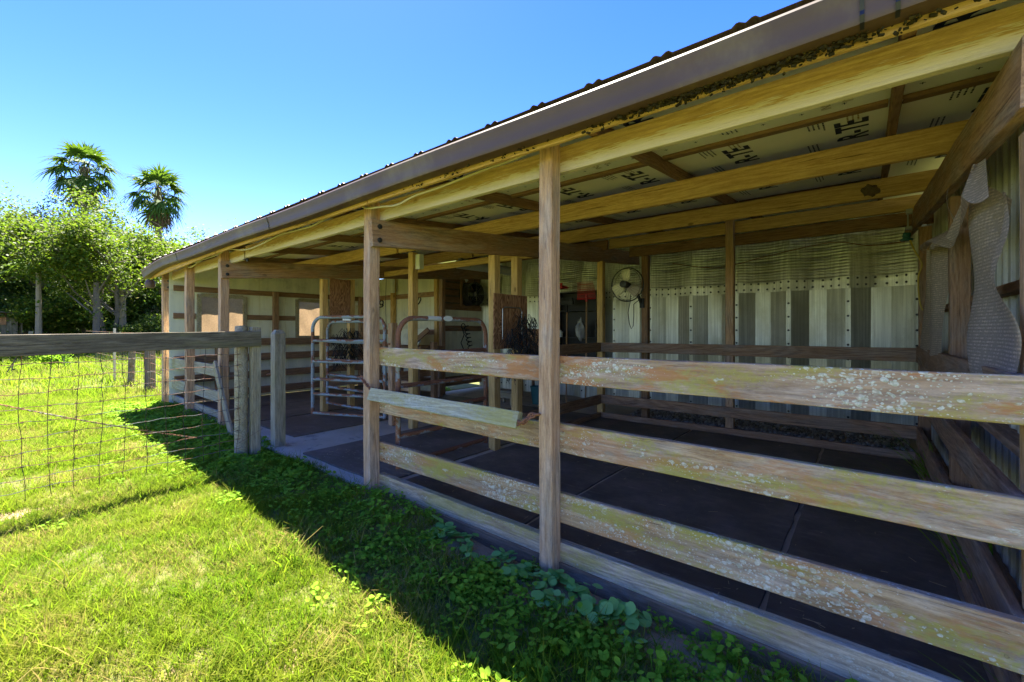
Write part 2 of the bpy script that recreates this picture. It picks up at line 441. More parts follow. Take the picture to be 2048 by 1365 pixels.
# ------------------------------------------------------------------ mesh helpers
class MB:
    def __init__(s):
        s.v = []; s.f = []

    def add(s, vs, fs):
        o = len(s.v)
        s.v += [tuple(p) for p in vs]
        s.f += [tuple(i + o for i in f) for f in fs]
        return s

    def box(s, c, d, mtx=None):
        x, y, z = (k / 2 for k in d)
        vs = [Vector((sx * x, sy * y, sz * z)) for sx in (-1, 1) for sy in (-1, 1) for sz in (-1, 1)]
        if mtx is not None:
            vs = [mtx @ p for p in vs]
        vs = [p + Vector(c) for p in vs]
        return s.add(vs, [(0, 1, 3, 2), (4, 6, 7, 5), (0, 4, 5, 1), (2, 3, 7, 6), (0, 2, 6, 4), (1, 5, 7, 3)])

    def tube(s, pts, r, n=8, cap=True):
        pts = [Vector(p) for p in pts]
        m = len(pts)
        rs = r if isinstance(r, (list, tuple)) else [r] * m
        t0 = (pts[1] - pts[0]).normalized()
        ref = Vector((0, 0, 1)) if abs(t0.z) < 0.9 else Vector((1, 0, 0))
        u = t0.cross(ref).normalized()
        vs = []
        for i in range(m):
            t = (pts[min(i + 1, m - 1)] - pts[max(i - 1, 0)]).normalized()
            u = (u - t * u.dot(t))
            u = u.normalized() if u.length > 1e-6 else t.orthogonal().normalized()
            b = t.cross(u)
            for k in range(n):
                a = 2 * math.pi * k / n
                vs.append(pts[i] + (u * math.cos(a) + b * math.sin(a)) * rs[i])
        fs = [(i * n + k, i * n + (k + 1) % n, (i + 1) * n + (k + 1) % n, (i + 1) * n + k) for i in range(m - 1) for k in range(n)]
        if cap:
            fs += [tuple(reversed(range(n))), tuple(range((m - 1) * n, m * n))]
        return s.add(vs, fs)

    def lathe(s, prof, c=(0, 0, 0), axis='Z', n=20):
        vs = []
        for (r, z) in prof:
            for k in range(n):
                a = 2 * math.pi * k / n
                p = (r * math.cos(a), r * math.sin(a), z)
                if axis == 'Y':
                    p = (p[0], -p[2], p[1])
                elif axis == 'X':
                    p = (p[2], p[0], p[1])
                vs.append((p[0] + c[0], p[1] + c[1], p[2] + c[2]))
        m = len(prof)
        fs = [(i * n + k, i * n + (k + 1) % n, (i + 1) * n + (k + 1) % n, (i + 1) * n + k) for i in range(m - 1) for k in range(n)]
        return s.add(vs, fs)

    def torus(s, c, R, r, axis='Y', n=28, k=6):
        pts = []
        for i in range(n + 1):
            a = 2 * math.pi * i / n
            q = (R * math.cos(a), 0, R * math.sin(a)) if axis == 'Y' else ((0, R * math.cos(a), R * math.sin(a)) if axis == 'X' else (R * math.cos(a), R * math.sin(a), 0))
            pts.append(Vector(q) + Vector(c))
        return s.tube(pts, r, k, False)

    def extrude(s, prof, path_fn, ts, closed=False):
        """sweep a profile (list of 2-D points) through path_fn(t, p) -> 3-D"""
        n = len(prof)
        vs = [path_fn(t, p) for t in ts for p in prof]
        fs = []
        for i in range(len(ts) - 1):
            for k in range(n if closed else n - 1):
                a, b = i * n + k, i * n + (k + 1) % n
                fs.append((a, b, b + n, a + n))
        return s.add(vs, fs)

    def mesh(s, name):
        me = bpy.data.meshes.new(name)
        me.from_pydata(s.v, [], s.f)
        me.update()
        return me


def smooth(me, angle=40):
    for p in me.polygons:
        p.use_smooth = True
    try:
        me.set_sharp_from_angle(angle=math.radians(angle))
    except Exception:
        pass


def link(o, parent=None):
    COL.objects.link(o)
    if parent is not None:
        o.parent = parent
        o.matrix_parent_inverse = Matrix.Translation(parent.location).inverted() if parent.type == 'EMPTY' else parent.matrix_basis.inverted()
    return o


def obj(name, mb, mat, parent=None, sm=True, mtx=None, solid=0.0):
    me = mb.mesh(name) if isinstance(mb, MB) else mb
    if mat is not None and not me.materials:
        me.materials.append(mat)
    if sm:
        smooth(me)
    o = bpy.data.objects.new(name, me)
    if mtx is not None:
        o.matrix_basis = mtx
    link(o, parent)
    if solid:
        md = o.modifiers.new("thickness", 'SOLIDIFY')
        md.thickness = solid
    return o


def tag(o, label=None, cat=None, group=None, kind=None):
    if label: o['label'] = label
    if cat: o['category'] = cat
    if group: o['group'] = group
    if kind: o['kind'] = kind
    return o


def thing(name, label, cat, loc=(0, 0, 0), group=None):
    o = bpy.data.objects.new(name, None)
    o.location = loc
    o.empty_display_size = 0.1
    COL.objects.link(o)
    return tag(o, label, cat, group)


def board_mesh(name, L, b, h, warp=0.002, c=0.004, n=None):
    n = n or max(2, int(L / 0.22))
    c = min(c, b * 0.3, h * 0.3)
    sec = [(-b/2 + c, -h/2), (b/2 - c, -h/2), (b/2, -h/2 + c), (b/2, h/2 - c), (b/2 - c, h/2), (-b/2 + c, h/2), (-b/2, h/2 - c), (-b/2, -h/2 + c)]
    ph = [random.uniform(0, 6) for _ in range(4)]
    mb = MB()
    vs = []
    for i in range(n + 1):
        x = -L / 2 + L * i / n
        dy = warp * math.sin(x * 1.7 + ph[0]) + 0.4 * warp * math.sin(x * 5 + ph[1])
        dz = warp * math.sin(x * 1.3 + ph[2]) + 0.4 * warp * math.sin(x * 6 + ph[3])
        for (y, z) in sec:
            e = random.uniform(-1, 1) * 0.0012
            xx = x + (random.uniform(-0.004, 0.004) if i in (0, n) else 0)
            vs.append((xx, y + dy + e, z + dz + random.uniform(-1, 1) * 0.0012))
    k = len(sec)
    fs = [(i * k + j, i * k + (j + 1) % k, (i + 1) * k + (j + 1) % k, (i + 1) * k + j) for i in range(n) for j in range(k)]
    fs += [tuple(reversed(range(k))), tuple(range(n * k, n * k + k))]
    mb.add(vs, fs)
    return mb.mesh(name)


def board(name, parent, mat, p0, p1, b, h, up=(0, 0, 1), warp=0.002, label=None):
    p0, p1 = Vector(p0), Vector(p1)
    X = (p1 - p0)
    L = X.length
    X = X / L
    Z = Vector(up)
    Z = (Z - X * Z.dot(X)).normalized()
    Y = Z.cross(X)
    mt = Matrix(((X.x, Y.x, Z.x), (X.y, Y.y, Z.y), (X.z, Y.z, Z.z))).to_4x4()
    mt.translation = (p0 + p1) / 2
    me = board_mesh(name, L, b, h, warp)
    me.materials.append(mat)
    smooth(me, 30)
    o = bpy.data.objects.new(name, me)
    o.matrix_basis = mt
    link(o, parent)
    if label:
        o['label'] = label
    return o


def post(name, parent, mat, x, y, z0, z1, s=0.095, sy=None):
    return board(name, parent, mat, (x, y, z0), (x, y, z1), s, sy or s, up=(1, 0, 0), warp=0.003)


def np_mesh(name, V, Fc, mat):
    """mesh from arrays; every face has the same number of corners"""
    me = bpy.data.meshes.new(name)
    V = np.asarray(V, np.float32); Fc = np.asarray(Fc, np.int32)
    k = Fc.shape[1]
    me.vertices.add(len(V)); me.vertices.foreach_set("co", V.ravel())
    me.loops.add(Fc.size); me.loops.foreach_set("vertex_index", Fc.ravel())
    me.polygons.add(len(Fc))
    me.polygons.foreach_set("loop_start", np.arange(0, Fc.size, k, dtype=np.int32))
    me.update(calc_edges=True)
    if mat is not None:
        me.materials.append(mat)
    return me


def scatter(name, P, ROT, SCL, IDX, meshes, label=None):
    """one object whose points carry instances of a few small meshes"""
    src = bpy.data.collections.new(name + "_source")
    for i, me in enumerate(meshes):
        src.objects.link(bpy.data.objects.new("%s_%02d" % (name, i), me))
    me = bpy.data.meshes.new(name)
    n = len(P)
    me.vertices.add(n)
    me.vertices.foreach_set("co", np.asarray(P, np.float32).ravel())
    a = me.attributes.new("rot", 'FLOAT_VECTOR', 'POINT'); a.data.foreach_set("vector", np.asarray(ROT, np.float32).ravel())
    a = me.attributes.new("scl", 'FLOAT', 'POINT'); a.data.foreach_set("value", np.asarray(SCL, np.float32))
    a = me.attributes.new("idx", 'INT', 'POINT'); a.data.foreach_set("value", np.asarray(IDX, np.int32))
    ng = bpy.data.node_groups.new(name, 'GeometryNodeTree')
    ng.interface.new_socket("Geometry", in_out='INPUT', socket_type='NodeSocketGeometry')
    ng.interface.new_socket("Geometry", in_out='OUTPUT', socket_type='NodeSocketGeometry')
    N = ng.nodes
    gi, go = N.new('NodeGroupInput'), N.new('NodeGroupOutput')
    ci = N.new('GeometryNodeCollectionInfo')
    ci.inputs[0].default_value = src
    ci.inputs[1].default_value = True
    ci.inputs[2].default_value = True
    ip = N.new('GeometryNodeInstanceOnPoints')
    ip.inputs['Pick Instance'].default_value = True
    def attr(nm, typ):
        x = N.new('GeometryNodeInputNamedAttribute'); x.data_type = typ; x.inputs[0].default_value = nm
        return x.outputs[0]
    e2r = N.new('FunctionNodeEulerToRotation')
    Lk = ng.links.new
    Lk(attr("rot", 'FLOAT_VECTOR'), e2r.inputs[0])
    Lk(gi.outputs[0], ip.inputs['Points'])
    Lk(ci.outputs[0], ip.inputs['Instance'])
    Lk(attr("idx", 'INT'), ip.inputs['Instance Index'])
    Lk(e2r.outputs[0], ip.inputs['Rotation'])
    Lk(attr("scl", 'FLOAT'), ip.inputs['Scale'])
    Lk(ip.outputs[0], go.inputs[0])
    o = bpy.data.objects.new(name, me)
    md = o.modifiers.new("scatter", 'NODES')
    md.node_group = ng
    COL.objects.link(o)
    return tag(o, kind='stuff', label=label)

# ------------------------------------------------------------------ ground
def sstep(t):
    t = np.clip(t, 0, 1)
    return t * t * (3 - 2 * t)

def gz(x, y):
    x = np.asarray(x, float); y = np.asarray(y, float)
    z = -0.015 + 0.065 * sstep((-x - 1.2) / 2.0) + 0.03 * sstep((-x - 5) / 5)
    z = z + 0.012 * np.sin(x * 2.1 + 1) * np.sin(y * 2.7 + 0.4) + 0.006 * np.sin(x * 6.3) * np.sin(y * 5.1)
    far = np.hypot(x, y)
    z = z + 0.25 * sstep((far - 14) / 30) + 0.06 * np.sin(x * 0.31) * np.sin(y * 0.27) * sstep((far - 8) / 10)
    return z

def inside(x, y, m=0.0):
    return (x > -9.72 - m) & (y > 2.2 - m) & ~((x < -7.2 + m) & (y > 6.4 + m)) & (y < 16)

def axis(n, k, lo, hi, c):
    t = np.linspace(-1, 1, n)
    a = np.sinh(t * k) / math.sinh(k)
    return np.where(a < 0, c + a * (c - lo), c + a * (hi - c))
gx = axis(230, 4.2, -130, 90, -3.0); gy = axis(230, 4.2, -90, 130, 1.6)
XX, YY = np.meshgrid(gx, gy, indexing='ij')
ZZ = gz(XX, YY) - 0.012
ZZ = np.where(inside(XX, YY, -0.02), -0.12, ZZ)
V = np.stack([XX, YY, ZZ], -1).reshape(-1, 3)
ii, jj = np.meshgrid(np.arange(229), np.arange(229), indexing='ij')
a = (ii * 230 + jj).ravel()
ground_me = np_mesh("ground", V, np.stack([a, a + 230, a + 231, a + 1], 1), M['ground'])
smooth(ground_me, 180)
tag(obj("ground", ground_me, None, sm=False), "sandy ground under the lawn reaching to the trees", None, None, "structure")

# concrete slab, butted in two pieces round the outside corner
mb = MB()
mb.box((-4.56, 4.32, -0.07), (10.16, 4.12, 0.26)); mb.box((-4.47, 2.178, -0.07), (2.30, 0.163, 0.2596))
mb.box((-2.9, 7.05, -0.07), (8.5, 1.33, 0.26))
tag(obj("concrete_slab", mb, M['concrete'], sm=False), "worn pale concrete slab floor of the barn", None, None, "structure")
SLAB = 0.06

# ------------------------------------------------------------------ barn
barn = thing("horse_barn", "open fronted wooden horse barn with brown gutter and stall rails", "barn", (-4.6, 2.15, 0.0))
def roof_z(y, base): return base + 0.094 * (y - 2.2)

XB, XC, XE, XR = -3.32, -6.91, -9.82, 0.40
# front posts
post("post", barn, M['post'], -1.466, 2.154, -0.12, 2.505, 0.092)
post("post", barn, M['post'], XB, 2.154, -0.05, 2.50, 0.098)
post("post", barn, M['post'], XC, 2.154, 0.0, 2.50, 0.105)
post("post", barn, M['post'], -8.43, 2.154, 0.0, 2.43, 0.11)
post("post", barn, M['post'], XE, 2.154, 0.0, 2.45, 0.11)
post("post", barn, M['post'], 0.47, 2.30, -0.1, 2.09, 0.095)
# interior posts: partition lines, back line
for (x, y, z1, m) in [(-3.255, 3.68, 2.24, 'pine'), (-3.255, 4.08, 2.27, 'pine'), (-3.22, 6.15, 2.47, 'pine'),
                      (-2.55, 6.26, 2.50, 'dark'), (-1.375, 6.14, 2.82, 'post'), (0.455, 6.15, 2.46, 'stall'),
                      (0.468, 4.06, 2.27, 'stall'), (-4.82, 3.77, 2.46, 'pine'), (-6.885, 3.58, 2.23, 'pine'),
                      (-6.885, 4.06, 2.27, 'pine'), (-6.885, 6.14, 2.46, 'stall'), (-8.72, 6.235, 2.66, 'pine'),
                      (-7.16, 6.235, 2.66, 'pine'), (-9.56, 3.93, 2.2, 'dark'), (-9.56, 2.9, 1.24, 'dark'), (-9.56, 5.9, 2.2, 'stall')]:
    post("post", barn, M[m], x, y, 0.05, z1, 0.095)

# tie beams running into the barn, one each side of a bay
for (x, m) in [(-3.245, 'stall'), (-6.825, 'stall'), (-9.73, 'stall'), (0.403, 'stall')]:
    y1 = 7.62 if x > -7 else 6.2
    z0, z1 = 2.11 + 0.1125, 2.11 + 0.088 * (y1 - 2.1) + 0.1125
    board("tie_beam", barn, M[m], (x, 2.095, z0), (x, y1, z1), 0.05, 0.225)
    for dz in (-0.055, 0.06):
        mb = MB(); mb.lathe([(0.0, 0.0), (0.022, 0.0), (0.022, 0.008), (0.009, 0.012), (0.0, 0.012)], (x + 0.026, 2.165, z0 + dz), 'X', 10)
        obj("bolt", mb, M['darkmetal'], barn)
# purlins along the building
board("header_beam", barn, M['header'], (-6.27, 2.228, 2.42), (0.95, 2.222, 2.419), 0.045, 0.152)
board("header_beam", barn, M['header'], (-9.95, 2.23, 2.375), (-6.32, 2.228, 2.405), 0.045, 0.152)
mb = MB(); mb.box((-6.295, 2.235, 2.40), (0.05, 0.012, 0.19)); mb.box((-6.295, 2.215, 2.322), (0.07, 0.05, 0.006))
obj("joist_hanger", mb, M['darkmetal'], barn, False)
for (y, zb, h) in [(3.70, 2.472, 0.17), (5.18, 2.602, 0.168)]:
    board("purlin", barn, M['pine'], (-5.02, y, zb + h / 2), (0.80, y, zb + h / 2), 0.045, h)
    board("purlin", barn, M['pine'], (-9.95, y, zb + h / 2 - 0.01), (-5.06, y, zb + h / 2), 0.045, h)
board("header_beam", barn, M['pine'], (-3.1, 6.215, 2.736), (0.60, 6.215, 2.736), 0.045, 0.15)
board("header_beam", barn, M['dark'], (-9.6, 6.215, 2.736), (-3.14, 6.215, 2.736), 0.045, 0.15)
board("header_beam", barn, M['dark'], (-2.9, 6.50, 2.625), (0.55, 6.50, 2.625), 0.045, 0.15)
# ledger nailed along the aisle
board("ledger", barn, M['pine'], (-6.7, 4.62, 2.40), (-3.3, 4.62, 2.40), 0.04, 0.09)

# rafters, insulation sheets with print, battens, metal roof
RX = [-9.75, -8.3, -6.9, -5.45, -4.05, -2.65, -1.2, 0.12]
for x in RX:
    board("rafter", barn, M['dark'], (x, 1.99, roof_z(1.99, 2.545)), (x, 7.7, roof_z(7.7, 2.545)), 0.042, 0.09)
YS = [1.97, 3.22, 4.45, 5.68, 7.75]
for y in YS[1:-1]:
    for i in range(len(RX) - 1):
        board("batten", barn, M['dark'], (RX[i] + 0.03, y, roof_z(y, 2.577)), (RX[i + 1] - 0.03, y, roof_z(y, 2.577)), 0.062, 0.026)
board("batten", barn, M['dark'], (RX[-1] + 0.03, 3.22, roof_z(3.22, 2.577)), (0.9, 3.22, roof_z(3.22, 2.577)), 0.062, 0.026)

TILT = math.atan(0.094)
_text_cache = {}
def ceiling_text(txt, x, y, size, mat, parent, bold=0.0, z=None, ex=0.0):
    """flat print read from below: letters stand towards -x, the line runs towards -y"""
    key = (txt, size, bold)
    if key not in _text_cache:
        cu = bpy.data.curves.new("printed_lettering", 'FONT')
        cu.body = txt; cu.size = size; cu.offset = bold; cu.resolution_u = 2
        cu.align_x = 'LEFT'
        to = bpy.data.objects.new("tmp", cu)
        COL.objects.link(to)
        bpy.context.view_layer.update()
        me = bpy.data.meshes.new_from_object(to.evaluated_get(bpy.context.evaluated_depsgraph_get()))
        bpy.data.objects.remove(to)
        me.name = "printed_lettering"
        me.materials.clear(); me.materials.append(mat)
        _text_cache[key] = me
    o = bpy.data.objects.new("printed_lettering", _text_cache[key])
    # local x -> -y (sloping), local y -> -x, local z -> down
    s = 0.094
    ax = Vector((0, -1, -s)).normalized(); ay = Vector((-1, 0, 0)); az = ax.cross(ay)
    mt = Matrix(((ax.x, ay.x, az.x), (ax.y, ay.y, az.y), (ax.z, ay.z, az.z))).to_4x4()
    mt.translation = (x, y, roof_z(y, 2.592) - 0.0035)
    o.matrix_basis = mt
    link(o, parent)
    return o

def fine_print(x, y, wdt, lines, parent, mat, frame=False):
    """a block too small to read: rows of broken strokes"""
    mb = MB()
    s = 0.094
    def q(x0, x1, y0, y1):
        mb.add([(x0, y0, roof_z(y0, 2.592) - 0.0035), (x1, y0, roof_z(y0, 2.592) - 0.0035), (x1, y1, roof_z(y1, 2.592) - 0.0035), (x0, y1, roof_z(y1, 2.592) - 0.0035)], [(0, 1, 2, 3)])
    for i in range(lines):
        yy = y - 0.0
        xx = x + i * 0.026
        t = 0.0
        L = wdt * random.uniform(0.6, 1.0)
        while t < L:
            l = random.uniform(0.012, 0.04)
            q(xx, xx + 0.009, y + t, y + min(t + l, L))
            t += l + 0.008
    if frame:
        w2 = lines * 0.026 + 0.02
        for (a, b, c, d) in [(x - .02, x - .016, y - .02, y + wdt + .02), (x + w2, x + w2 + .004, y - .02, y + wdt + .02), (x - .016, x + w2, y - .02, y - .016), (x - .016, x + w2, y + wdt + .016, y + wdt + .02)]:
            q(a, b, c, d)
    return obj("fine_print", mb, mat, parent, False)

for i in range(len(RX)):
    x0 = RX[i]; x1 = RX[i + 1] if i + 1 < len(RX) else 1.0
    for j in range(4):
        y0, y1 = YS[j], YS[j + 1]
        z0, z1 = roof_z(y0, 2.592), roof_z(y1, 2.592)
        mb = MB()
        g_ = 0.004
        xa, xb, ya, yb = x0 + g_, x1 - g_, y0 + g_, y1 - g_
        mb.add([(xa, ya, z0), (xb, ya, z0), (xb, yb, z1), (xa, yb, z1), (xa, ya, z0 + .022), (xb, ya, z0 + .022), (xb, yb, z1 + .022), (xa, yb, z1 + .022)],
               [(0, 3, 2, 1), (4, 5, 6, 7), (0, 1, 5, 4), (1, 2, 6, 5), (2, 3, 7, 6), (3, 0, 4, 7)])
        pn = obj("insulation_board", mb, M['insul'], barn, False)
        near = x0 > -7.2
        if not near:
            continue
        n = 2
        for k in range(n):
            tx = x0 + 0.52 + k * 0.66 + (0.02 if j % 2 else -0.03)
            if tx > x1 - 0.03:
                continue
            if j in (1, 2):
                ceiling_text("R-TE", tx, y1 - 0.55 if j == 1 else y1 - 0.5, 0.235, M['navy'], pn, 0.006)
                fine_print(tx - 0.30, y0 + 0.12, 0.2, 4, pn, M['navy'])
                fine_print(tx - 0.34, y1 - 0.62, 0.3, 3, pn, M['navy'])
                fine_print(tx - 0.10, y0 + 0.10, 0.16, 3, pn, M['tanink'])
            elif j == 3:
                ceiling_text("R-TE", tx, y0 + 0.75, 0.235, M['navy'], pn, 0.006)
            if j == 0 and k == 0:
                ceiling_text("R-TE", x0 + 0.25, 2.47, 0.235, M['navy'], pn, 0.006)
                fine_print(tx - 0.02, 2.66, 0.22, 4, pn, M['navy'], True)
                fine_print(tx - 0.02, 2.96, 0.16, 4, pn, M['navy'])
                fine_print(tx + 0.24, 2.55, 0.34, 4, pn, M['navy'])
                ceiling_text("INSULATION", tx + 0.55, 3.10, 0.07, M['tanink'], pn)
                ceiling_text("INSULATION", tx + 0.65, 3.05, 0.07, M['tanink'], pn)
        if j == 0:
            mb = MB()
            for a_ in range(7):
                for b_ in range(5):
                    x = x0 + 0.1 + a_ * 0.2; y = 2.35 + b_ * 0.18
                    if x > x1 - 0.03: continue
                    z = roof_z(y, 2.592) - 0.003
                    mb.add([(x - .012, y - .0025, z), (x + .012, y - .0025, z), (x + .012, y + .0025, z), (x - .012, y + .0025, z)], [(0, 1, 2, 3)])
                    mb.add([(x - .0025, y - .012, z - .0006), (x + .0025, y - .012, z - .0006), (x + .0025, y + .012, z - .0006), (x - .0025, y + .012, z - .0006)], [(0, 1, 2, 3)])
            obj("print_mark", mb, M['navy'], pn, False)["kind"] = "stuff"

# ribbed metal roof sheets, each 0.99 m wide, lapped by butting
def roof_profile(x0, wdt):
    pr = []
    pitch = 0.33
    k = 0
    for i in range(int(round(wdt / pitch))):
        c = x0 + pitch * (i + 0.5)
        pr += [(c - pitch / 2, 0.0), (c - 0.05, 0.0), (c - 0.034, 0.013), (c - 0.022, 0.013), (c, 0.001), (c + 0.022, 0.013), (c + 0.034, 0.013), (c + 0.05, 0.0)]
    pr.append((x0 + wdt, 0.0))
    return pr
x = -10.1
while x < 1.0:
    pr = roof_profile(x + 0.0002, 0.9896)
    mb = MB()
    droop = 0.10 if x < -9.5 else 0.0
    ys = [1.872, 3.0, 5.0, 7.0, 8.6]
    mb.extrude(pr, lambda t, p: (p[0], t, roof_z(t, 2.617) + p[1] - (0.10 * max(0, (-9.2 - p[0]) / 0.9) if p[0] < -9.2 else 0)), ys)
    obj("roof_sheet", mb, M['roof'], barn, False, solid=0.0015)
    x += 0.99

# gutter (droops at its far end), fascia behind it, straps, leaf litter below
def sag(x):
    return -0.095 * max(0.0, (-8.2 - x) / 1.75) ** 2 + 0.006 * math.sin(x * 1.9)
prof = [(1.957, 2.545), (1.957, 2.43), (1.905, 2.422), (1.872, 2.428), (1.862, 2.452), (1.866, 2.468), (1.848, 2.515), (1.842, 2.54), (1.848, 2.552), (1.858, 2.548),
        (1.856, 2.52), (1.872, 2.472), (1.870, 2.455), (1.879, 2.436), (1.905, 2.430), (1.951, 2.437), (1.951, 2.545)]
gxs = list(np.linspace(-10.02, 1.25, 60))
mb = MB()
mb.extrude(prof, lambda t, p: (t, p[0], p[1] + sag(t)), gxs, True)
n = len(prof)
mb.f += [tuple(reversed(range(n))), tuple(range((len(gxs) - 1) * n, len(gxs) * n))]
gut = obj("gutter", mb, M['gutter'], barn)
for gxp in (-0.02, 0.07, -4.7, -7.9):
    mb = MB()
    pr = [(y - 0.003 if i < 10 else y, z - 0.0 + (-0.003 if i in (2, 3) else 0.002)) for i, (y, z) in enumerate(prof[2:9])]
    mb.extrude(pr, lambda t, p: (t, p[0], p[1] + sag(t)), [gxp, gxp + 0.012])
    obj("seam_strap", mb, M['darkmetal'], gut, False, solid=0.003)
for (x0, x1) in [(-10.0, -6.6), (-6.58, -3.1), (-3.08, 1.2)]:
    board("fascia", barn, M['pine'], (x0, 1.978, 2.474 + sag(x0) * 0.8), (x1, 1.978, 2.474 + sag(x1)), 0.03, 0.14)
mb = MB()
for i in range(620):
    x = random.gauss(-0.42, 0.26) if random.random() < .85 else random.uniform(-2.6, 0.3)
    dd = random.uniform(0.003, 0.011)
    q = Matrix.Rotation(random.uniform(0, 3), 3, 'Z') @ Matrix.Rotation(random.uniform(0, 3), 3, 'X')
    mb.box((x, 1.935 + random.uniform(-0.02, 0.024), 2.420 - abs(random.gauss(0, 0.012))), (dd * 2, dd, dd * 0.8), q)
obj("leaf_litter", mb, M['debris'], barn, False)["kind"] = "stuff"
# old bird mud pot under the gutter's far end
mb = MB(); mb.lathe([(0.0, 0.0), (0.06, 0.0), (0.075, 0.05), (0.07, 0.11), (0.05, 0.14), (0.0, 0.14)], (-9.82, 1.93, 2.15), 'Z', 10)
obj("downspout_stub", mb, M['gutter'], barn)

# stall rails, right stall front: behind posts
fr = [(1.165, 0.165, 'rail'), (0.755, 0.170, 'rail2'), (0.34, 0.175, 'rail2')]
for (zc, h, m) in fr:
    board("rail", barn, M[m], (-3.285, 2.218, zc + 0.012), (-1.47, 2.218, zc), 0.04, h - 0.008)
    board("rail", barn, M['rail'] if m == 'rail' else M['rail2'], (-1.465, 2.218, zc), (0.52, 2.218, zc), 0.04, h)
board("sill_board", barn, M['sill'], (-3.28, 2.225, 0.085), (-1.47, 2.225, 0.062), 0.055, 0.15)
board("sill_board", barn, M['sill'], (-1.465, 2.225, 0.062), (0.60, 2.225, 0.055), 0.055, 0.145)
board("sill_board", barn, M['dark'], (-3.2, 2.205, -0.01), (0.60, 2.20, -0.05), 0.04, 0.10)
for (zc, h, m) in fr:
    for xn in (-3.24, -1.50, -1.40, 0.36):
        for dz in (-0.045, 0.045):
            mb = MB(); mb.lathe([(0.0, -0.003), (0.0055, -0.003), (0.0055, 0.001)], (xn + random.uniform(-.008, .008) + (0.03 if xn < -3 else 0), 2.1975, zc + dz + random.uniform(-.01, .01)), 'Y', 8)
            obj("nail_head", mb, M['rust'], barn)
# left stall front
for (zc, h) in [(0.815, 0.17), (0.445, 0.16), (0.19, 0.10)]:
    board("rail", barn, M['fpost'], (-9.8, 2.22, zc + 0.01), (-8.40, 2.22, zc), 0.04, h)
    board("rail", barn, M['fpost'], (-8.39, 2.22, zc), (-6.93, 2.22, zc - 0.015), 0.04, h)
# back rails of right stall, partition rails, right side rails
for (zc, h) in [(1.14, 0.14), (0.345, 0.135), (0.10, 0.085)]:
    board("rail", barn, M['stall'], (-3.20, 6.068, zc), (0.40, 6.068, zc + 0.01), 0.04, h)
    board("rail", barn, M['dark'], (-3.185, 4.14, zc), (-3.185, 6.04, zc), 0.04, h)
for (zc, h) in [(1.165, 0.165), (0.75, 0.17), (0.335, 0.18)]:
    board("rail", barn, M['stall'], (0.403, 2.245, zc), (0.403, 6.04, zc - 0.01), 0.036, h)
board("sill_board", barn, M['stall'], (0.40, 2.26, 0.10), (0.40, 6.04, 0.10), 0.05, 0.11)
# boards holding the plywood between slot posts
board("rail", barn, M['dark'], (-3.19, 3.63, 0.93), (-3.19, 5.0, 0.93), 0.04, 0.13)
board("rail", barn, M['stall'], (-6.83, 3.55, 0.55), (-6.83, 6.0, 0.55), 0.04, 0.14)
board("rail", barn, M['stall'], (-6.83, 4.1, 1.0), (-6.83, 6.0, 1.0), 0.04, 0.14)
mb = MB(); mb.box((-3.196, 3.90, 1.50), (0.016, 0.60, 0.62)); obj("plywood_panel", mb, M['ply'], barn, False)
mb = MB(); mb.box((-6.826, 3.83, 1.92), (0.016, 0.36, 0.66)); obj("plywood_panel", mb, M['ply'], barn, False)

# left end wall (x = -9.65): panels round two screened windows, girts, lining boards
WINS = [(2.62, 3.36), (4.42, 5.12)]
WZ0, WZ1 = 1.27, 2.04
def panel(x0, x1, y0, y1, z0, z1, mat='wallpanel', name="wall_panel"):
    mb = MB(); mb.box(((x0 + x1) / 2, (y0 + y1) / 2, (z0 + z1) / 2), (abs(x1 - x0), abs(y1 - y0), abs(z1 - z0)))
    return obj(name, mb, M[mat], barn, False)
edges = [2.16, 2.62, 3.36, 3.92, 4.42, 5.12, 5.7, 6.36]
for i in range(len(edges) - 1):
    a_, b_ = edges[i] + 0.001, edges[i + 1] - 0.001
    panel(-9.66, -9.648, a_, b_, 0.06, WZ0)
    panel(-9.66, -9.648, a_, b_, WZ1, 2.62 + 0.08 * (b_ - 2.2))
    if not any(abs(edges[i] - w0) < 0.01 for w0, w1 in WINS):
        panel(-9.66, -9.648, a_, b_, WZ0 + 0.001, WZ1 - 0.001)
for (w0, w1) in WINS:
    wf = MB()
    for (ya, yb, za, zb) in [(w0 - .05, w0 + .02, WZ0 - .03, WZ1 + .03), (w1 - .02, w1 + .05, WZ0 - .03, WZ1 + .03), (w0 + .021, w1 - .021, WZ1 - .02, WZ1 + .05), (w0 + .021, w1 - .021, WZ0 - .05, WZ0 + .01)]:
        wf.box((-9.625, (ya + yb) / 2, (za + zb) / 2), (0.04, yb - ya, zb - za))
    fo = obj("window_frame", wf, M['fpost'], barn, False)
    ns = 14
    mb = MB()
    vs = []
    for i in range(ns + 1):
        for j in range(ns + 1):
            yy = w0 + (w1 - w0) * i / ns; zz = WZ0 + (WZ1 - WZ0) * j / ns
            vs.append((-9.668 + 0.012 * math.sin(i * .8) * math.sin(j * .5), yy, zz))
    mb.add(vs, [(i * (ns + 1) + j, (i + 1) * (ns + 1) + j, (i + 1) * (ns + 1) + j + 1, i * (ns + 1) + j + 1) for i in range(ns) for j in range(ns)])
    obj("window_screen", mb, M['screen'], fo)
for zc, h in [(2.16, 0.10), (1.66, 0.10)]:
    for (a_, b_) in ([(2.22, 2.55), (3.42, 4.36), (5.18, 6.2)] if zc < 2 else [(2.22, 6.2)]):
        board("girt", barn, M['dark'], (-9.63, a_, zc), (-9.63, b_, zc), 0.03, h)
for zc in (1.17, 0.87, 0.52, 0.2):
    board("lining_board", barn, M['dark'], (-9.50, 2.2, zc), (-9.50, 6.2, zc), 0.03, 0.14)
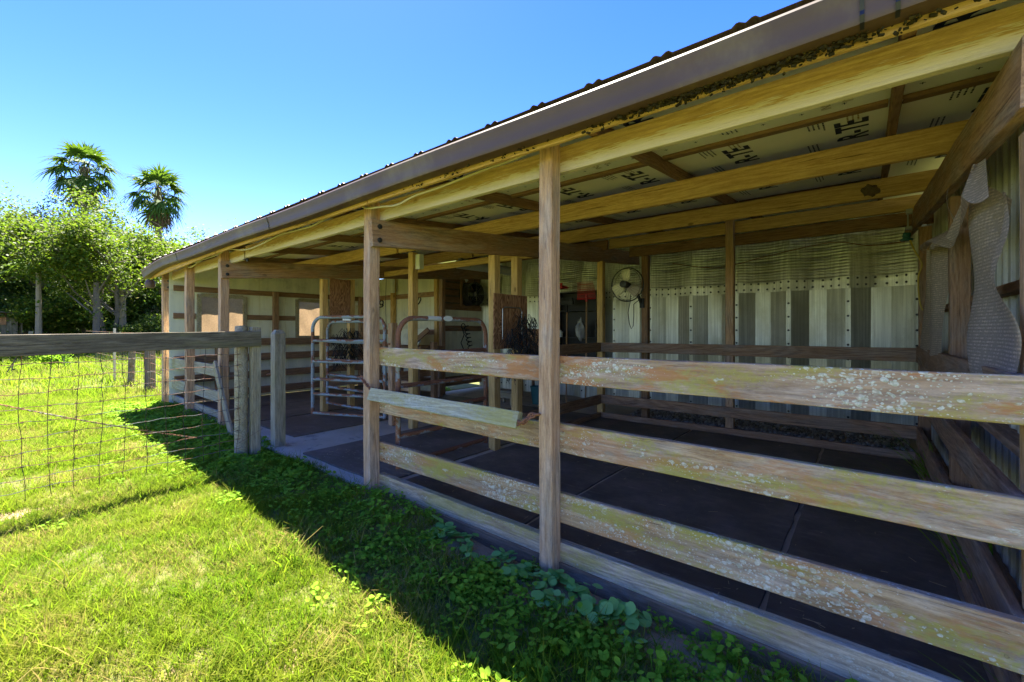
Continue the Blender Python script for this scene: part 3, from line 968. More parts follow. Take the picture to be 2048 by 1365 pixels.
# back white wall of the left stall (y = 6.3) with hand painted marks
for i in range(4):
    a_ = -9.62 + i * 0.61
    panel(a_ + .002, a_ + .608, 6.30, 6.312, 0.06, 2.66)
for zc in (2.19, 1.36, 0.6):
    board("girt", barn, M['stall'], (-9.6, 6.285, zc), (-7.25, 6.285, zc), 0.03, 0.11)
for zc in (1.0, 0.3):
    board("lining_board", barn, M['dark'], (-9.45, 6.16, zc), (-7.25, 6.16, zc), 0.03, 0.16)
def ink_stroke(pts, r=0.016):
    mb = MB(); mb.tube(pts, r, 6)
    return obj("painted_letter", mb, M['ink'], barn)
def arc(cx, cz, rx, rz, a0, a1, n=14, y=6.294):
    return [(cx + rx * math.cos(a0 + (a1 - a0) * i / n), y, cz + rz * math.sin(a0 + (a1 - a0) * i / n)) for i in range(n + 1)]
ink_stroke(arc(-9.28, 2.08, 0.075, 0.055, 0, 6.28)); ink_stroke(arc(-9.33, 2.06, 0.14, 0.09, 3.6, 5.9))
ink_stroke(arc(-9.40, 2.06, 0.05, 0.06, 1.2, 4.8))
ink_stroke([(-7.96, 6.294, 2.00), (-7.90, 6.294, 2.05), (-7.86, 6.294, 2.13), (-7.80, 6.294, 2.15), (-7.77, 6.294, 2.10), (-7.82, 6.294, 2.02), (-7.92, 6.294, 1.96), (-7.96, 6.294, 2.00)])
# short wall in the far corner (x = -7.12) with the barrel fan opening
panel(-7.135, -7.123, 6.36, 7.68, 0.36, 1.42)
panel(-7.135, -7.123, 6.36, 7.68, 1.422, 1.86)
panel(-7.20, -7.188, 6.36, 7.72, 1.87, 2.75, 'fence', "light_stop_panel")  # added dark panel that stops daylight coming through the louvres
for i in range(5):
    board("louvre_board", barn, M['dark'], (-7.16, 6.36, 1.93 + i * 0.155), (-7.16, 7.55, 1.93 + i * 0.155), 0.02, 0.12)
board("girt", barn, M['dark'], (-7.10, 6.30, 1.44), (-7.10, 7.55, 1.44), 0.03, 0.12)
board("girt", barn, M['dark'], (-7.10, 6.30, 1.9), (-7.10, 7.55, 1.9), 0.03, 0.10)
board("girt", barn, M['dark'], (-7.10, 6.30, 0.28), (-7.10, 7.55, 0.28), 0.03, 0.2)
board("girt", barn, M['dark'], (-7.08, 6.88, 1.95), (-7.08, 6.88, 2.7), 0.05, 0.05, up=(1, 0, 0))
# right side wall: white siding outside posts, girts
for i in range(7):
    a_ = 2.2 + i * 0.8
    mb = MB()
    pr = []
    for k in range(5):
        y = a_ + 0.16 * k
        pr += [(y, 0.0), (y + 0.10, 0.0), (y + 0.115, -0.014), (y + 0.145, -0.014)]
    pr.append((a_ + 0.799, 0.0))
    mb.extrude(pr, lambda t, p: (0.60 + p[1], p[0], t), [-0.05, 2.75])
    obj("siding_sheet", mb, M['siding'], barn, False, solid=0.002)
for zc in (0.86, 1.6):
    board("girt", barn, M['stall'], (0.555, 2.26, zc), (0.555, 7.5, zc), 0.085, 0.045)
board("girt", barn, M['stall'], (0.545, 2.26, 0.06), (0.545, 7.5, 0.06), 0.09, 0.1)

# ------------------------------------------------------------------ arched metal building behind
quon = thing("arched_metal_building", "oxidised corrugated steel arch building forming the back wall of the stalls", "building", (-3.0, 7.7, 0.0))
def qprof(x0):
    return [(x0, 7.60), (x0 + 0.03, 7.60), (x0 + 0.245, 7.705), (x0 + 0.455, 7.705), (x0 + 0.67, 7.60), (x0 + 0.702, 7.6015)]
ZL = 2.0
for k in range(-6, 6):
    x0 = -2.978 + 0.70 * k - 0.03
    if x0 < -7.25: continue
    mb = MB()
    mb.extrude(qprof(x0), lambda t, p: (p[0], p[1] + 0.004, t), [0.06, 0.7, 1.4, 2.02])
    pn = obj("wall_panel", mb, M['quonset'], quon, False)
    # upper panel: smooth lap, then ribbed and bending back
    mb = MB()
    ts = [1.985, 2.06, 2.14] + [2.14 + 0.01 * i for i in range(1, 130)]
    def up(t, p):
        if t <= 2.14:
            return (p[0], p[1] - 0.006, t)
        s_ = t - 2.14
        Rr = 3.4
        a_ = s_ / Rr
        rib = 0.0075 * math.sin(2 * math.pi * s_ / 0.043) * (1.0 if p[1] > 7.61 else 0.25)
        yy = p[1] - 0.006 + Rr * (1 - math.cos(a_)) - rib
        return (p[0], yy, 2.14 + Rr * math.sin(a_))
    mb.extrude(qprof(x0), up, ts)
    obj("curved_panel", mb, M['quonset'], quon, True)
    mb = MB()
    pr = qprof(x0)
    def bolt(x, y, z, r=0.011):
        mb.lathe([(r * 1.5, 0.0), (r * 1.5, 0.003), (r, 0.003), (r, 0.012), (0, 0.012)], (x, y, z), 'Y', 7)
    for z in (2.03, 2.12):
        for (xx, yy) in [(x0 + .10, 7.627), (x0 + .19, 7.672), (x0 + .29, 7.697), (x0 + .41, 7.697), (x0 + .51, 7.672), (x0 + .60, 7.627), (x0, 7.592)]:
            bolt(xx, yy, z)
    for z in np.arange(0.2, 2.0, 0.2):
        bolt(x0, 7.60, z)
    for z in (2.3, 2.5):
        bolt(x0 + 0.01, 7.60 + 0.01 + (z - 2.14) ** 2 / 6.8, z)
    obj("bolt_row", mb, M['darkmetal'], pn, False)["kind"] = "stuff"
for (px_, w_) in [(-5.63, 0.25)]:
    pass

# ------------------------------------------------------------------ loose things in and around the barn
# rubber mats
def rubber_mat(x0, x1, y0, y1, label):
    nx, ny = max(2, int((x1 - x0) / .12)), max(2, int((y1 - y0) / .12))
    mb = MB()
    top = []
    for i in range(nx + 1):
        for j in range(ny + 1):
            e = i in (0, nx) or j in (0, ny)
            x = x0 + (x1 - x0) * i / nx + (random.uniform(-.006, .006) if e else 0)
            y = y0 + (y1 - y0) * j / ny + (random.uniform(-.006, .006) if e else 0)
            top.append((x, y, SLAB + 0.017 + 0.003 * math.sin(x * 3 + y) + random.uniform(-.0008, .0008)))
    W = ny + 1
    fs = [(i * W + j, (i + 1) * W + j, (i + 1) * W + j + 1, i * W + j + 1) for i in range(nx) for j in range(ny)]
    rim = [i * W for i in range(nx + 1)] + [nx * W + j for j in range(1, W)] + [i * W + ny for i in range(nx - 1, -1, -1)] + [j for j in range(ny - 1, 0, -1)]
    base = len(top)
    vs = top + [(top[r][0], top[r][1], SLAB + 0.001) for r in rim]
    k = len(rim)
    fs += [(rim[(i + 1) % k], rim[i], base + i, base + (i + 1) % k) for i in range(k)]
    mb.add(vs, fs)
    o = obj("rubber_mat", mb, M['rubber'])
    return tag(o, label, "rubber mat", "black rubber floor mats")
rubber_mat(-0.375, 0.355, 2.27, 6.0, "narrow black rubber mat along the right side wall of the near stall")
rubber_mat(-1.795, -0.405, 2.27, 6.0, "wide black rubber mat behind the lichened rails, between two sandy seams")
rubber_mat(-3.17, -1.83, 2.27, 6.0, "black rubber mat under the rusty stall gate")
rubber_mat(-4.72, -3.28, 2.22, 6.1, "black rubber mat in the aisle on the near side of the bare concrete strip")
rubber_mat(-6.80, -5.56, 2.5, 3.9, "front black rubber mat in the aisle beyond the bare concrete strip")
rubber_mat(-6.80, -5.56, 3.93, 6.1, "rear black rubber mat in the aisle beyond the bare concrete strip")
rubber_mat(-8.2, -6.9, 2.3, 6.1, "black rubber mat on the near side of the left stall")
rubber_mat(-9.45, -8.23, 2.3, 6.1, "black rubber mat by the screened windows of the left stall")

SV, SF = [], []
for k in range(430):
    x = rng.uniform(-4.7, .34); y = rng.uniform(2.3, 6.0) if rng.random() < .7 else rng.uniform(2.28, 2.7)
    a_ = rng.uniform(0, 6.28); l = rng.uniform(.006, .035) if rng.random() < .6 else rng.uniform(.002, .005); w_ = rng.uniform(.001, .0022)
    z = SLAB + .0225; o = len(SV); dx, dy = math.cos(a_), math.sin(a_)
    SV += [(x - dx * l + dy * w_, y - dy * l - dx * w_, z), (x + dx * l + dy * w_, y + dy * l - dx * w_, z + .003), (x + dx * l - dy * w_, y + dy * l + dx * w_, z + .004), (x - dx * l - dy * w_, y - dy * l + dx * w_, z + .001)]
    SF.append((o, o + 1, o + 2, o + 3))
tag(obj("straw_litter", np_mesh("straw_litter", SV, SF, plain("dry_straw", (0.50, 0.40, 0.24), .9)), None, None, False), "sparse straw bits and grit scattered over the rubber mats", kind='stuff')
# gravel behind the back rails
n = 3600
pts = np.stack([rng.uniform(-2.9, 0.38, n), rng.uniform(6.14, 7.58, n), np.full(n, SLAB)], 1)
pts[:, 2] += rng.uniform(0.0, 0.03, n)
stones = []
for k in range(4):
    bm = bmesh.new(); bmesh.ops.create_icosphere(bm, subdivisions=1, radius=0.02)
    for v in bm.verts: v.co *= random.uniform(0.7, 1.25)
    me = bpy.data.meshes.new("pebble"); bm.to_mesh(me); bm.free(); me.materials.append(M['gravel']); smooth(me, 180); stones.append(me)
scatter("gravel", pts, rng.uniform(0, 6, (n, 3)), rng.uniform(0.5, 1.35, n), rng.integers(0, 4, n), stones, "gravel strip between the back rail and the steel wall")

# pasture fence (x = -5.1) : posts, top rail, woven wire
pf = thing("pasture_fence", "dark top rail and woven wire fence running from the barn opening to the left edge", "fence", (-5.12, 1.85, 0.05))
mb = MB()
prof = [(0.0, -0.1), (0.064, -0.1), (0.062, 0.6), (0.063, 1.0), (0.060, 1.40), (0.055, 1.425), (0.0, 1.43)]
mb.lathe(prof, (-5.165, 1.775, 0.02), 'Z', 16)
obj("round_post", mb, M['fpost'], pf)
post("square_post", pf, M['fpost'], -5.125, 1.895, -0.05, 1.432, 0.09)
post("square_post", pf, M['fence'], -5.16, -1.02, -0.05, 1.38, 0.10)
board("top_rail", pf, M['fence'], (-5.068, -1.1, 1.262), (-5.068, 1.93, 1.312), 0.038, 0.166)
HZ = [1.10, .985, .873, .757, .645, .526, .41, .30, .205, .115]
for i, z in enumerate(HZ):
    pts_ = []
    for k in range(34):
        y = -1.0 + 2.75 * k / 33
        pts_.append((-5.10 + 0.004 * math.sin(k * 1.3 + i), y, z + 0.03 + 0.012 * (y) + 0.006 * math.sin(k * 0.9 + i * 2) + (0.004 if k % 2 else -0.003)))
    mb = MB(); mb.tube(pts_, 0.0030, 5)
    obj("horizontal_wire", mb, M['wire'], pf)
for k in range(19):
    y = -0.98 + 0.15 * k
    pts_ = [(-5.103 + random.uniform(-.003, .003), y + random.uniform(-.008, .008) + 0.012 * math.sin(z * 4 + k), z + 0.03 + 0.012 * y) for z in [1.24] + HZ + [0.03]]
    mb = MB(); mb.tube(pts_, 0.0024, 5)
    kn = MB()
    for z in HZ[:8]:
        mb.tube([(-5.104, y - .008, z + .03 + .012 * y), (-5.097, y + .008, z + .03 + .012 * y)], 0.0042, 5)
    obj("vertical_wire", mb, M['darkwire'], pf)
for s_ in (0, 1):
    pts_ = []
    for k in range(90):
        t = k / 89
        a_ = t * 90 + s_ * math.pi
        pts_.append((-5.13 + 0.005 * math.cos(a_), -0.3 + 1.72 * t, 1.02 - 0.70 * t - 0.03 * math.sin(math.pi * t) + 0.005 * math.sin(a_)))
    mb = MB(); mb.tube(pts_, 0.0032, 5); obj("brace_wire", mb, M['darkwire'], pf)
for (p0, p1) in [((-5.095, 1.70, .62), (-5.03, 1.80, .45)), ((-5.05, 1.62, .33), (-5.09, 1.93, .58)), ((-5.06, 1.70, .22), (-5.06, 1.95, .34))]:
    mb = MB(); mb.tube([p0, tuple((a_ + b_) / 2 + .01 for a_, b_ in zip(p0, p1)), p1], 0.002, 5); obj("loose_wire", mb, M['wire'], pf)

# gate post with a pyramid cap
gp = thing("gate_post", "short square wooden post with a pointed cap at the aisle entrance", "post", (-5.31, 2.21, 0.06))
mb = MB()
s_ = 0.058
vs = []
for z in (0.0, 0.45, 0.9, 1.30): vs += [(-s_ + random.uniform(-.002, .002), -s_, z), (s_, -s_ + random.uniform(-.002, .002), z), (s_, s_, z), (-s_, s_, z)]
vs += [(-s_ * .55, -s_ * .55, 1.345), (s_ * .55, -s_ * .55, 1.345), (s_ * .55, s_ * .55, 1.345), (-s_ * .55, s_ * .55, 1.345)]
fs = [(i * 4 + k, i * 4 + (k + 1) % 4, i * 4 + 4 + (k + 1) % 4, i * 4 + 4 + k) for i in range(4) for k in range(4)] + [(16, 17, 18, 19)]
# lay the long axis along local x for the grain
mb.add([(z - 0.66, x, y) for x, y, z in vs], fs)
mtg = Matrix(((0, 1, 0), (0, 0, 1), (1, 0, 0))).to_4x4(); mtg.translation = (-5.31, 2.21, 0.06 + 0.66)
obj("shaft", mb, M['fpost'], gp, False, mtg)
mb = MB(); mb.tube([(-5.36, 2.15, 0.89), (-5.40, 2.14, 0.895), (-5.42, 2.13, 0.88)], 0.006, 6); obj("hook", mb, M['rust'], gp)

# leaning brace plank
br = board("brace_plank", None, M['fpost'], (-6.86, 2.03, 0.96), (-6.10, 2.0, 0.05), 0.035, 0.105, up=(0.5, 0, 0.5))
tag(br, "mossy plank leaning diagonally against the left stall rails", "plank")

# tube gates
def tube_gate(name, label, hinge, far, z0, z1, mat, bars, extra=None, group="tube gates in the barn aisle"):
    hinge, far = Vector((*hinge, 0)), Vector((*far, 0))
    d = far - hinge; L = d.length; d /= L
    t = thing(name, label, "gate", (hinge.x, hinge.y, z0), group)
    P = lambda s_, z: (hinge.x + d.x * s_, hinge.y + d.y * s_, z)
    R = 0.16; r = 0.0225
    pts_ = [P(0, z0), P(0, z1 - R)]
    pts_ += [P(R - R * math.cos(a_), z1 - R + R * math.sin(a_)) for a_ in [math.pi / 2 * k / 6 for k in range(1, 7)]]
    pts_ += [P(L - R + R * math.sin(a_), z1 - R + R * math.cos(a_)) for a_ in [math.pi / 2 * k / 6 for k in range(0, 7)]]
    pts_ += [P(L, z0)]
    mb = MB(); mb.tube(pts_, r, 10); obj("bow_frame", mb, mat, t)
    for b in bars:
        mb = MB(); z = z1 - (z1 - z0) * b
        mb.tube([P(0.015, z), P(L * .5, z - 0.004), P(L - 0.015, z)], r * 0.92, 10); obj("bar", mb, mat, t)
    for zz in (z0 + 0.13, z1 - 0.35):
        mb = MB(); mb.tube([P(-0.075, zz), P(-0.02, zz)], 0.012, 6); mb.lathe([(0.0, -.03), (.03, -.03), (.03, .03), (.0, .03)], P(0, zz), 'Z', 10)
        obj("hinge", mb, M['rust'], t)
    return t, P, L
g1, P1, L1 = tube_gate("tube_gate", "blue grey tube gate with rusty top rail, nearest of the pair swung into the aisle", (-4.75, 3.27), (-5.76, 2.84), 0.28, 1.575, M['gate'], [.24, .455, .637, .79, .985])
mb = MB(); mb.tube([P1(0.50, 1.535), P1(0.62, 1.54)], 0.014, 6); obj("wire_tie", mb, M['white'], g1)
tube_gate("tube_gate", "grey tube gate hung on the far slot post, behind the nearer aisle gate", (-6.62, 3.50), (-5.55, 3.56), 0.24, 1.53, M['gate'], [.24, .455, .637, .79, .985])
g3, P3, L3 = tube_gate("tube_gate", "rust covered tube gate with an oval white tag on its top rail", (-3.16, 2.31), (-3.16, 3.43), 0.20, 1.508, M['gate_rust'], [.24, .455, .637, .79, .97])
mb = MB()
mb.add([(-3.16 + 0.028, 2.31 + 0.56 + 0.058 * math.cos(a_), 1.512 + 0.027 * math.sin(a_)) for a_ in [2 * math.pi * k / 18 for k in range(18)]] +
       [(-3.16 + 0.022, 2.31 + 0.56 + 0.058 * math.cos(a_), 1.512 + 0.027 * math.sin(a_)) for a_ in [2 * math.pi * k / 18 for k in range(18)]],
       [tuple(range(18))] + [(k, k + 18, (k + 1) % 18 + 18, (k + 1) % 18) for k in range(18)])
obj("oval_tag", mb, M['white'], g3, False)
mb = MB(); mb.lathe([(0.024, -0.08), (0.0245, 0.08)], (0, 0, 0), 'X', 10)
mt = Matrix.Rotation(math.pi / 2, 4, 'Z'); mt.translation = (-3.16, 2.31 + 0.40, 1.509); obj("paint_band", mb, M['white'], g3, True, mt)

# slip board hung by chains across the two front posts
sb = board("slip_board", None, M['slip'], (-3.19, 2.062, 0.872), (-1.63, 2.062, 0.855), 0.042, 0.105, up=(0, 0.35, 1))
tag(sb, "pale mossy board hung by rusty chains in front of the stall rails", "board")
def chain(name, label, pts_, n, r=0.0045, lk=0.022):
    t = thing(name, label, "chain", pts_[0])
    pts_ = [Vector(p) for p in pts_]
    seg = [(pts_[i + 1] - pts_[i]).length for i in range(len(pts_) - 1)]
    tot = sum(seg)
    for i in range(n):
        s_ = tot * (i + 0.5) / n
        k = 0
        while s_ > seg[k] and k < len(seg) - 1:
            s_ -= seg[k]; k += 1
        c = pts_[k].lerp(pts_[k + 1], min(1, s_ / seg[k]))
        d = (pts_[k + 1] - pts_[k]).normalized()
        u = d.orthogonal().normalized(); u = Matrix.Rotation(i * math.pi / 2 + 0.5, 3, d) @ u
        mb = MB()
        ring = [c + d * (lk * math.cos(a_)) + u * (lk * 0.55 * math.sin(a_)) for a_ in [2 * math.pi * q / 10 for q in range(11)]]
        mb.tube(ring, r, 5, False)
        obj("chain_link", mb, M['rust'], t)
    return t
chain("rusty_chain", "rusty chain wrapped round the second post, holding the slip board's left end",
      [(-3.40, 2.10, 1.00), (-3.36, 2.095, 0.97), (-3.285, 2.09, 0.93), (-3.20, 2.075, 0.90)], 8)
t = chain("rusty_chain", "orange rusty chain from the slip board's right end to the front post",
      [(-1.64, 2.045, 0.84), (-1.58, 2.05, 0.855), (-1.545, 2.07, 0.895), (-1.50, 2.085, 0.905)], 6, 0.006, 0.024)
chain("rusty_chain", "rusty chain with a snap hook hanging beside the stall gate's hinge", [(-3.14, 2.26, 0.78), (-3.13, 2.255, 0.60)], 7, 0.0045, 0.02)

# wall fan on the back post
wf = thing("wall_fan", "round wire cage wall fan with three cream blades on the back post", "fan", (-2.72, 6.02, 2.07))
fc = Vector((-2.72, 6.0, 2.065)); FR = 0.245
mb = MB()
mb.torus(fc + Vector((0, 0, 0)), FR, 0.008, 'Y', 36, 6)
for rr, dy in [(FR * .93, -.05), (FR * .93, .06)]:
    mb.torus(fc + Vector((0, dy, 0)), rr, 0.0028, 'Y', 32, 5)
obj("cage_ring", mb, M['darkmetal'], wf)
mb = MB()
for k in range(26):
    a_ = 2 * math.pi * k / 26
    c_, s2 = math.cos(a_), math.sin(a_)
    for sgn in (-1, 1):
        mb.tube([fc + Vector((c_ * .03, sgn * .085, s2 * .03)), fc + Vector((c_ * FR * .6, sgn * .08, s2 * FR * .6)), fc + Vector((c_ * FR * .93, sgn * .05, s2 * FR * .93)), fc + Vector((c_ * FR, 0, s2 * FR))], 0.0009, 4, False)
obj("cage_wire", mb, M['darkmetal'], wf)["kind"] = "stuff"
for k, (ang, mt_) in enumerate([(95, 'cream'), (205, 'cream'), (325, 'bladegrey')]):
    mb = MB(); a0 = math.radians(ang)
    vs = []
    for i in range(6):
        rr = 0.045 + 0.185 * i / 5
        hw = [0.035, 0.062, 0.075, 0.08, 0.078, 0.066][i]
        for j in range(5):
            q = -1 + 2 * j / 4
            lx, lz, ly = q * hw, rr, 0.03 * q * (1 - .3 * i / 5)
            vs.append(fc + Vector((math.cos(a0) * lz - math.sin(a0) * lx, ly - 0.015, math.sin(a0) * lz + math.cos(a0) * lx)))
    mb.add(vs, [(i * 5 + j, i * 5 + j + 1, i * 5 + j + 6, i * 5 + j + 5) for i in range(5) for j in range(4)])
    obj("blade", mb, M[mt_], wf, True, solid=0.002)
mb = MB(); mb.lathe([(0.0, -0.095), (0.028, -0.095), (0.032, -0.08), (0.032, 0.01), (0.05, 0.03), (0.05, 0.15), (0, 0.16)], fc, 'Y', 16)
obj("motor", mb, M['darkmetal'], wf)
mb = MB(); mb.lathe([(0.0, -0.102), (0.017, -0.102), (0.017, -0.096)], fc, 'Y', 12); obj("hub_cap", mb, M['steel'], wf)
mb = MB(); mb.tube([(-2.70, 6.10, 2.07), (-2.62, 6.13, 1.95), (-2.58, 6.16, 1.80)], 0.022, 8); mb.box((-2.575, 6.19, 1.80), (0.06, 0.04, 0.14)); obj("bracket", mb, M['black'], wf)
mb = MB(); mb.tube([(-2.70, 6.08, 1.95), (-2.71, 6.07, 1.80), (-2.74, 6.07, 1.66), (-2.72, 6.07, 1.50), (-2.69, 6.07, 1.42), (-2.66, 6.07, 1.46), (-2.65, 6.07, 1.6), (-2.655, 6.08, 1.78), (-2.60, 6.15, 1.85)], 0.0055, 6); obj("power_cord", mb, M['rubber_cord'], wf)

# barrel fan in the far corner
bf = thing("barrel_fan", "dark barrel fan set in the slatted corner opening", "fan", (-7.0, 7.12, 2.2))
c_ = (-6.98, 7.12, 2.22)
mb = MB(); mb.lathe([(0.262, -0.16), (0.25, -0.155), (0.25, -0.05), (0.256, -0.045), (0.25, -0.04), (0.25, 0.0), (0.256, 0.005), (0.25, 0.01), (0.25, 0.12), (0.268, 0.13), (0.268, 0.135), (0.24, 0.125), (0.24, -0.15)], c_, 'X', 28); obj("drum", mb, M['darkmetal'], bf)
mb = MB()
for rr in (0.06, 0.11, 0.16, 0.21, 0.25): mb.torus((c_[0] + 0.135, c_[1], c_[2]), rr, 0.002, 'X', 26, 4)
for k in range(4):
    a_ = math.pi / 4 * k
    mb.tube([(c_[0] + .137, c_[1] + .25 * math.cos(a_), c_[2] + .25 * math.sin(a_)), (c_[0] + .137, c_[1] - .25 * math.cos(a_), c_[2] - .25 * math.sin(a_))], .003, 4)
obj("guard", mb, M['steel'], bf)
for k in range(4):
    a0 = math.pi / 2 * k + .4; mb = MB(); vs = []
    for i in range(4):
        rr = .04 + .06 * i
        for q in (-1, 1):
            a_ = a0 + q * (.45 - .04 * i)
            vs.append((c_[0] + q * .03, c_[1] + rr * math.cos(a_), c_[2] + rr * math.sin(a_)))
    mb.add(vs, [(i * 2, i * 2 + 1, i * 2 + 3, i * 2 + 2) for i in range(3)]); obj("blade", mb, M['black'], bf, True, solid=.003)
mb = MB(); mb.lathe([(0, .1), (.045, .1), (.05, .08), (.05, -.12), (0, -.12)], c_, 'X', 14); obj("motor", mb, M['steel'], bf)
for s2 in (-1, 1):
    mb = MB(); mb.tube([(c_[0] - .12, c_[1] + s2 * .2, c_[2] + .18), (-7.08, c_[1] + s2 * .2, 2.68)], .008, 6); obj("hanger", mb, M['darkmetal'], bf)
mb = MB(); mb.box((-6.90, 6.86, 2.52), (.004, .09, .09), Matrix.Rotation(.6, 3, 'X')); tag(obj("paper_tag", mb, M['white'], None, False), "small pale paper tag hanging above the barrel fan", "tag")

# red manure fork, broom, dustpan, black tool cabinet, bag
mk = thing("manure_fork", "red plastic manure fork standing head up against the steel wall", "manure fork", (-4.03, 7.1, 0.08))
mb = MB(); mb.tube([(-3.97, 6.98, 0.08), (-4.02, 7.10, 1.1), (-4.05, 7.16, 1.98)], 0.015, 8); obj("handle", mb, plain("ash_handle_wood", (0.36, 0.20, 0.09), .55), mk)
mb = MB(); mb.tube([(-4.24, 7.15, 1.985), (-3.86, 7.15, 1.985)], 0.014, 6); mb.tube([(-4.05, 7.16, 1.93), (-4.05, 7.15, 2.06)], 0.024, 8); obj("socket", mb, M['red'], mk)
mb = MB(); mb.tube([(-4.22, 7.15, 2.07), (-3.88, 7.15, 2.07)], 0.006, 5); mb.tube([(-4.21, 7.14, 2.16), (-3.89, 7.14, 2.16)], 0.005, 5); mb.tube([(-4.20, 7.12, 2.25), (-3.90, 7.12, 2.25)], 0.005, 5); obj("cross_bar", mb, M['red'], mk)
for k in range(17):
    x = -4.24 + .38 * k / 16
    mb = MB(); xe = -4.05 + (x + 4.05) * .82
    mb.tube([(x, 7.15, 1.985), (x * .6 + xe * .4, 7.15, 2.12), (xe, 7.10, 2.30)], [.0055, .005, .003], 5); obj("tine", mb, M['red'], mk)
bw = thing("broom", "black headed broom with a wooden handle leaning in front of the tool cabinet", "broom", (-4.3, 6.9, .08))
mb = MB(); mb.tube([(-4.30, 6.85, .08), (-4.47, 7.15, 1.74)], .014, 8); obj("handle", mb, bpy.data.materials["ash_handle_wood"], bw)
mb = MB(); mb.tube([(-4.475, 7.155, 1.74), (-4.49, 7.18, 1.88)], .022, 8); mb.box((-4.50, 7.2, 1.93), (.28, .05, .07)); obj("head", mb, M['black'], bw)
for k in range(9):
    mb = MB(); mb.box((-4.62 + .03 * k, 7.2, 1.99), (.02, .04, .07)); obj("bristle_tuft", mb, M['black'], bw, False)
tc = thing("tool_cabinet", "black open shelf cabinet on the steel wall behind the red fork", "cabinet", (-4.4, 7.45, .7))
mb = MB(); mb.box((-4.40, 7.56, 1.42), (.92, .02, 1.46)); obj("back_panel", mb, M['black'], tc, False)
for x in (-4.85, -3.95):
    mb = MB(); mb.box((x, 7.43, 1.42), (.025, .24, 1.46)); obj("side_panel", mb, M['black'], tc, False)
for z in (.70, 1.25, 1.78, 2.14):
    mb = MB(); mb.box((-4.40, 7.42, z), (.874, .23, .022)); obj("shelf", mb, M['black'], tc, False)
mb = MB(); mb.lathe([(0, 0), (.05, 0), (.055, .01), (.055, .10), (.05, .11), (.02, .115), (.02, .14), (0, .14)], (-4.78, 7.40, 1.262), 'Z', 14)
tag(obj("spray_can", mb, M['white']), "white tin standing at the left end of the cabinet shelf", "tin")
mb = MB(); mb.box((-4.66, 7.25, 2.24), (.16, .2, .05)); mb.box((-4.66, 7.16, 2.28), (.16, .02, .07)); mb.tube([(-4.66, 7.36, 2.24), (-4.66, 7.5, 2.25)], .014, 6)
tag(obj("dustpan", mb, M['red']), "small red dustpan lying on top of the black cabinet", "dustpan")
bm = bmesh.new(); bmesh.ops.create_icosphere(bm, subdivisions=3, radius=.13)
for v in bm.verts:
    k = 1 + .25 * math.sin(v.co.x * 40 + v.co.z * 25) * math.sin(v.co.y * 33) + random.uniform(-.06, .06)
    v.co *= k; v.co.x *= .75; v.co.z *= 1.6
    if v.co.z > .1: v.co.x *= .6; v.co.y *= .6
me = bpy.data.meshes.new("plastic_bag"); bm.to_mesh(me); bm.free(); me.materials.append(M['bag']); smooth(me, 60)
o = bpy.data.objects.new("plastic_bag", me); o.location = (-4.22, 7.24, 1.42); COL.objects.link(o); tag(o, "crumpled grey plastic bag hanging between the broom and the fork", "bag")

# hay nets against the plywood panels
def hay_net(label, x, y0, y1, z0, z1, sgn, hoop=True):
    t = thing("hay_net", label, "hay net", (x, (y0 + y1) / 2, z1), "black hay nets")
    if hoop:
        mb = MB(); mb.tube([(x + .02, y0 + .05, z0 + .42), (x + .02, y0 + .05, z1 - .02), (x + .02, y0 + .09, z1), (x + .02, y1 - .1, z1), (x + .02, y1 - .06, z1 - .04), (x + .02, y1 - .06, z0 + .42)], .006, 6); obj("hoop", mb, M['steel'], t)
    mb = MB(); rr = random.Random(3)
    for k in range(430):
        # thin cords drooping in a bag shape
        y = rr.uniform(y0, y1 + .12); zt = z1 - .05 - rr.random() * (z1 - z0) * .75 if y > (y0 + y1) / 2 else z0 + .05 + rr.random() * .5
        a_ = rr.uniform(-1.2, 1.2); l = rr.uniform(.06, .16)
        b_ = x + sgn * (.03 + .10 * math.sin(max(0, min(1, (z1 - zt) / (z1 - z0))) * 2.6) + rr.uniform(-.02, .03))
        mb.tube([(b_, y, zt), (b_ + rr.uniform(-.02, .03), y + math.sin(a_) * l * .5, zt - l * .6), (b_, y + math.sin(a_) * l, zt - l)], .0035, 4, False)
    obj("netting", mb, M['rubber_cord'], t)["kind"] = "stuff"
hay_net("torn black hay net drooping from the plywood beside the rusty stall gate", -3.18, 3.66, 4.12, .88, 1.66, 1)
hay_net("black hay net hanging below the plywood behind the far aisle gate", -6.80, 3.62, 3.98, .80, 1.5, 1, False)

# tube light, electric box, white pipe, hitch rack, coil cord, bucket, stool
tl = thing("tube_light", "white round ended tube light fixture under the aisle roof", "light fixture", (-5.3, 5.8, 2.55))
mb = MB(); mb.tube([(-5.3, 5.03, 2.50), (-5.3, 5.06, 2.5), (-5.3, 6.0, 2.515), (-5.3, 6.66, 2.525), (-5.3, 6.69, 2.525)], [.035, .07, .07, .07, .035], 16); obj("diffuser", mb, M['white'], tl)
mb = MB(); mb.box((-5.3, 5.86, 2.592), (.07, 1.5, .03)); obj("housing", mb, M['steel'], tl)
for y in (5.3, 5.85, 6.4):
    mb = MB(); mb.torus((-5.3, y, 2.512), .073, .004, 'Y', 20, 5); obj("clip", mb, M['steel'], tl)
mb = MB(); mb.box((-4.72, 3.80, 2.33), (.09, .07, .20)); mb.box((-4.72, 3.763, 2.33), (.075, .006, .17))
tag(obj("electric_box", mb, M['white'], None, False), "white electric box beside the top of the aisle post", "electric box")
mb = MB(); mb.tube([(-8.64, 6.16, 2.28), (-8.64, 6.16, 2.60)], .055, 12)
tag(obj("plastic_pipe", mb, M['white']), "short white plastic pipe strapped to the top of the back wall post", "pipe")
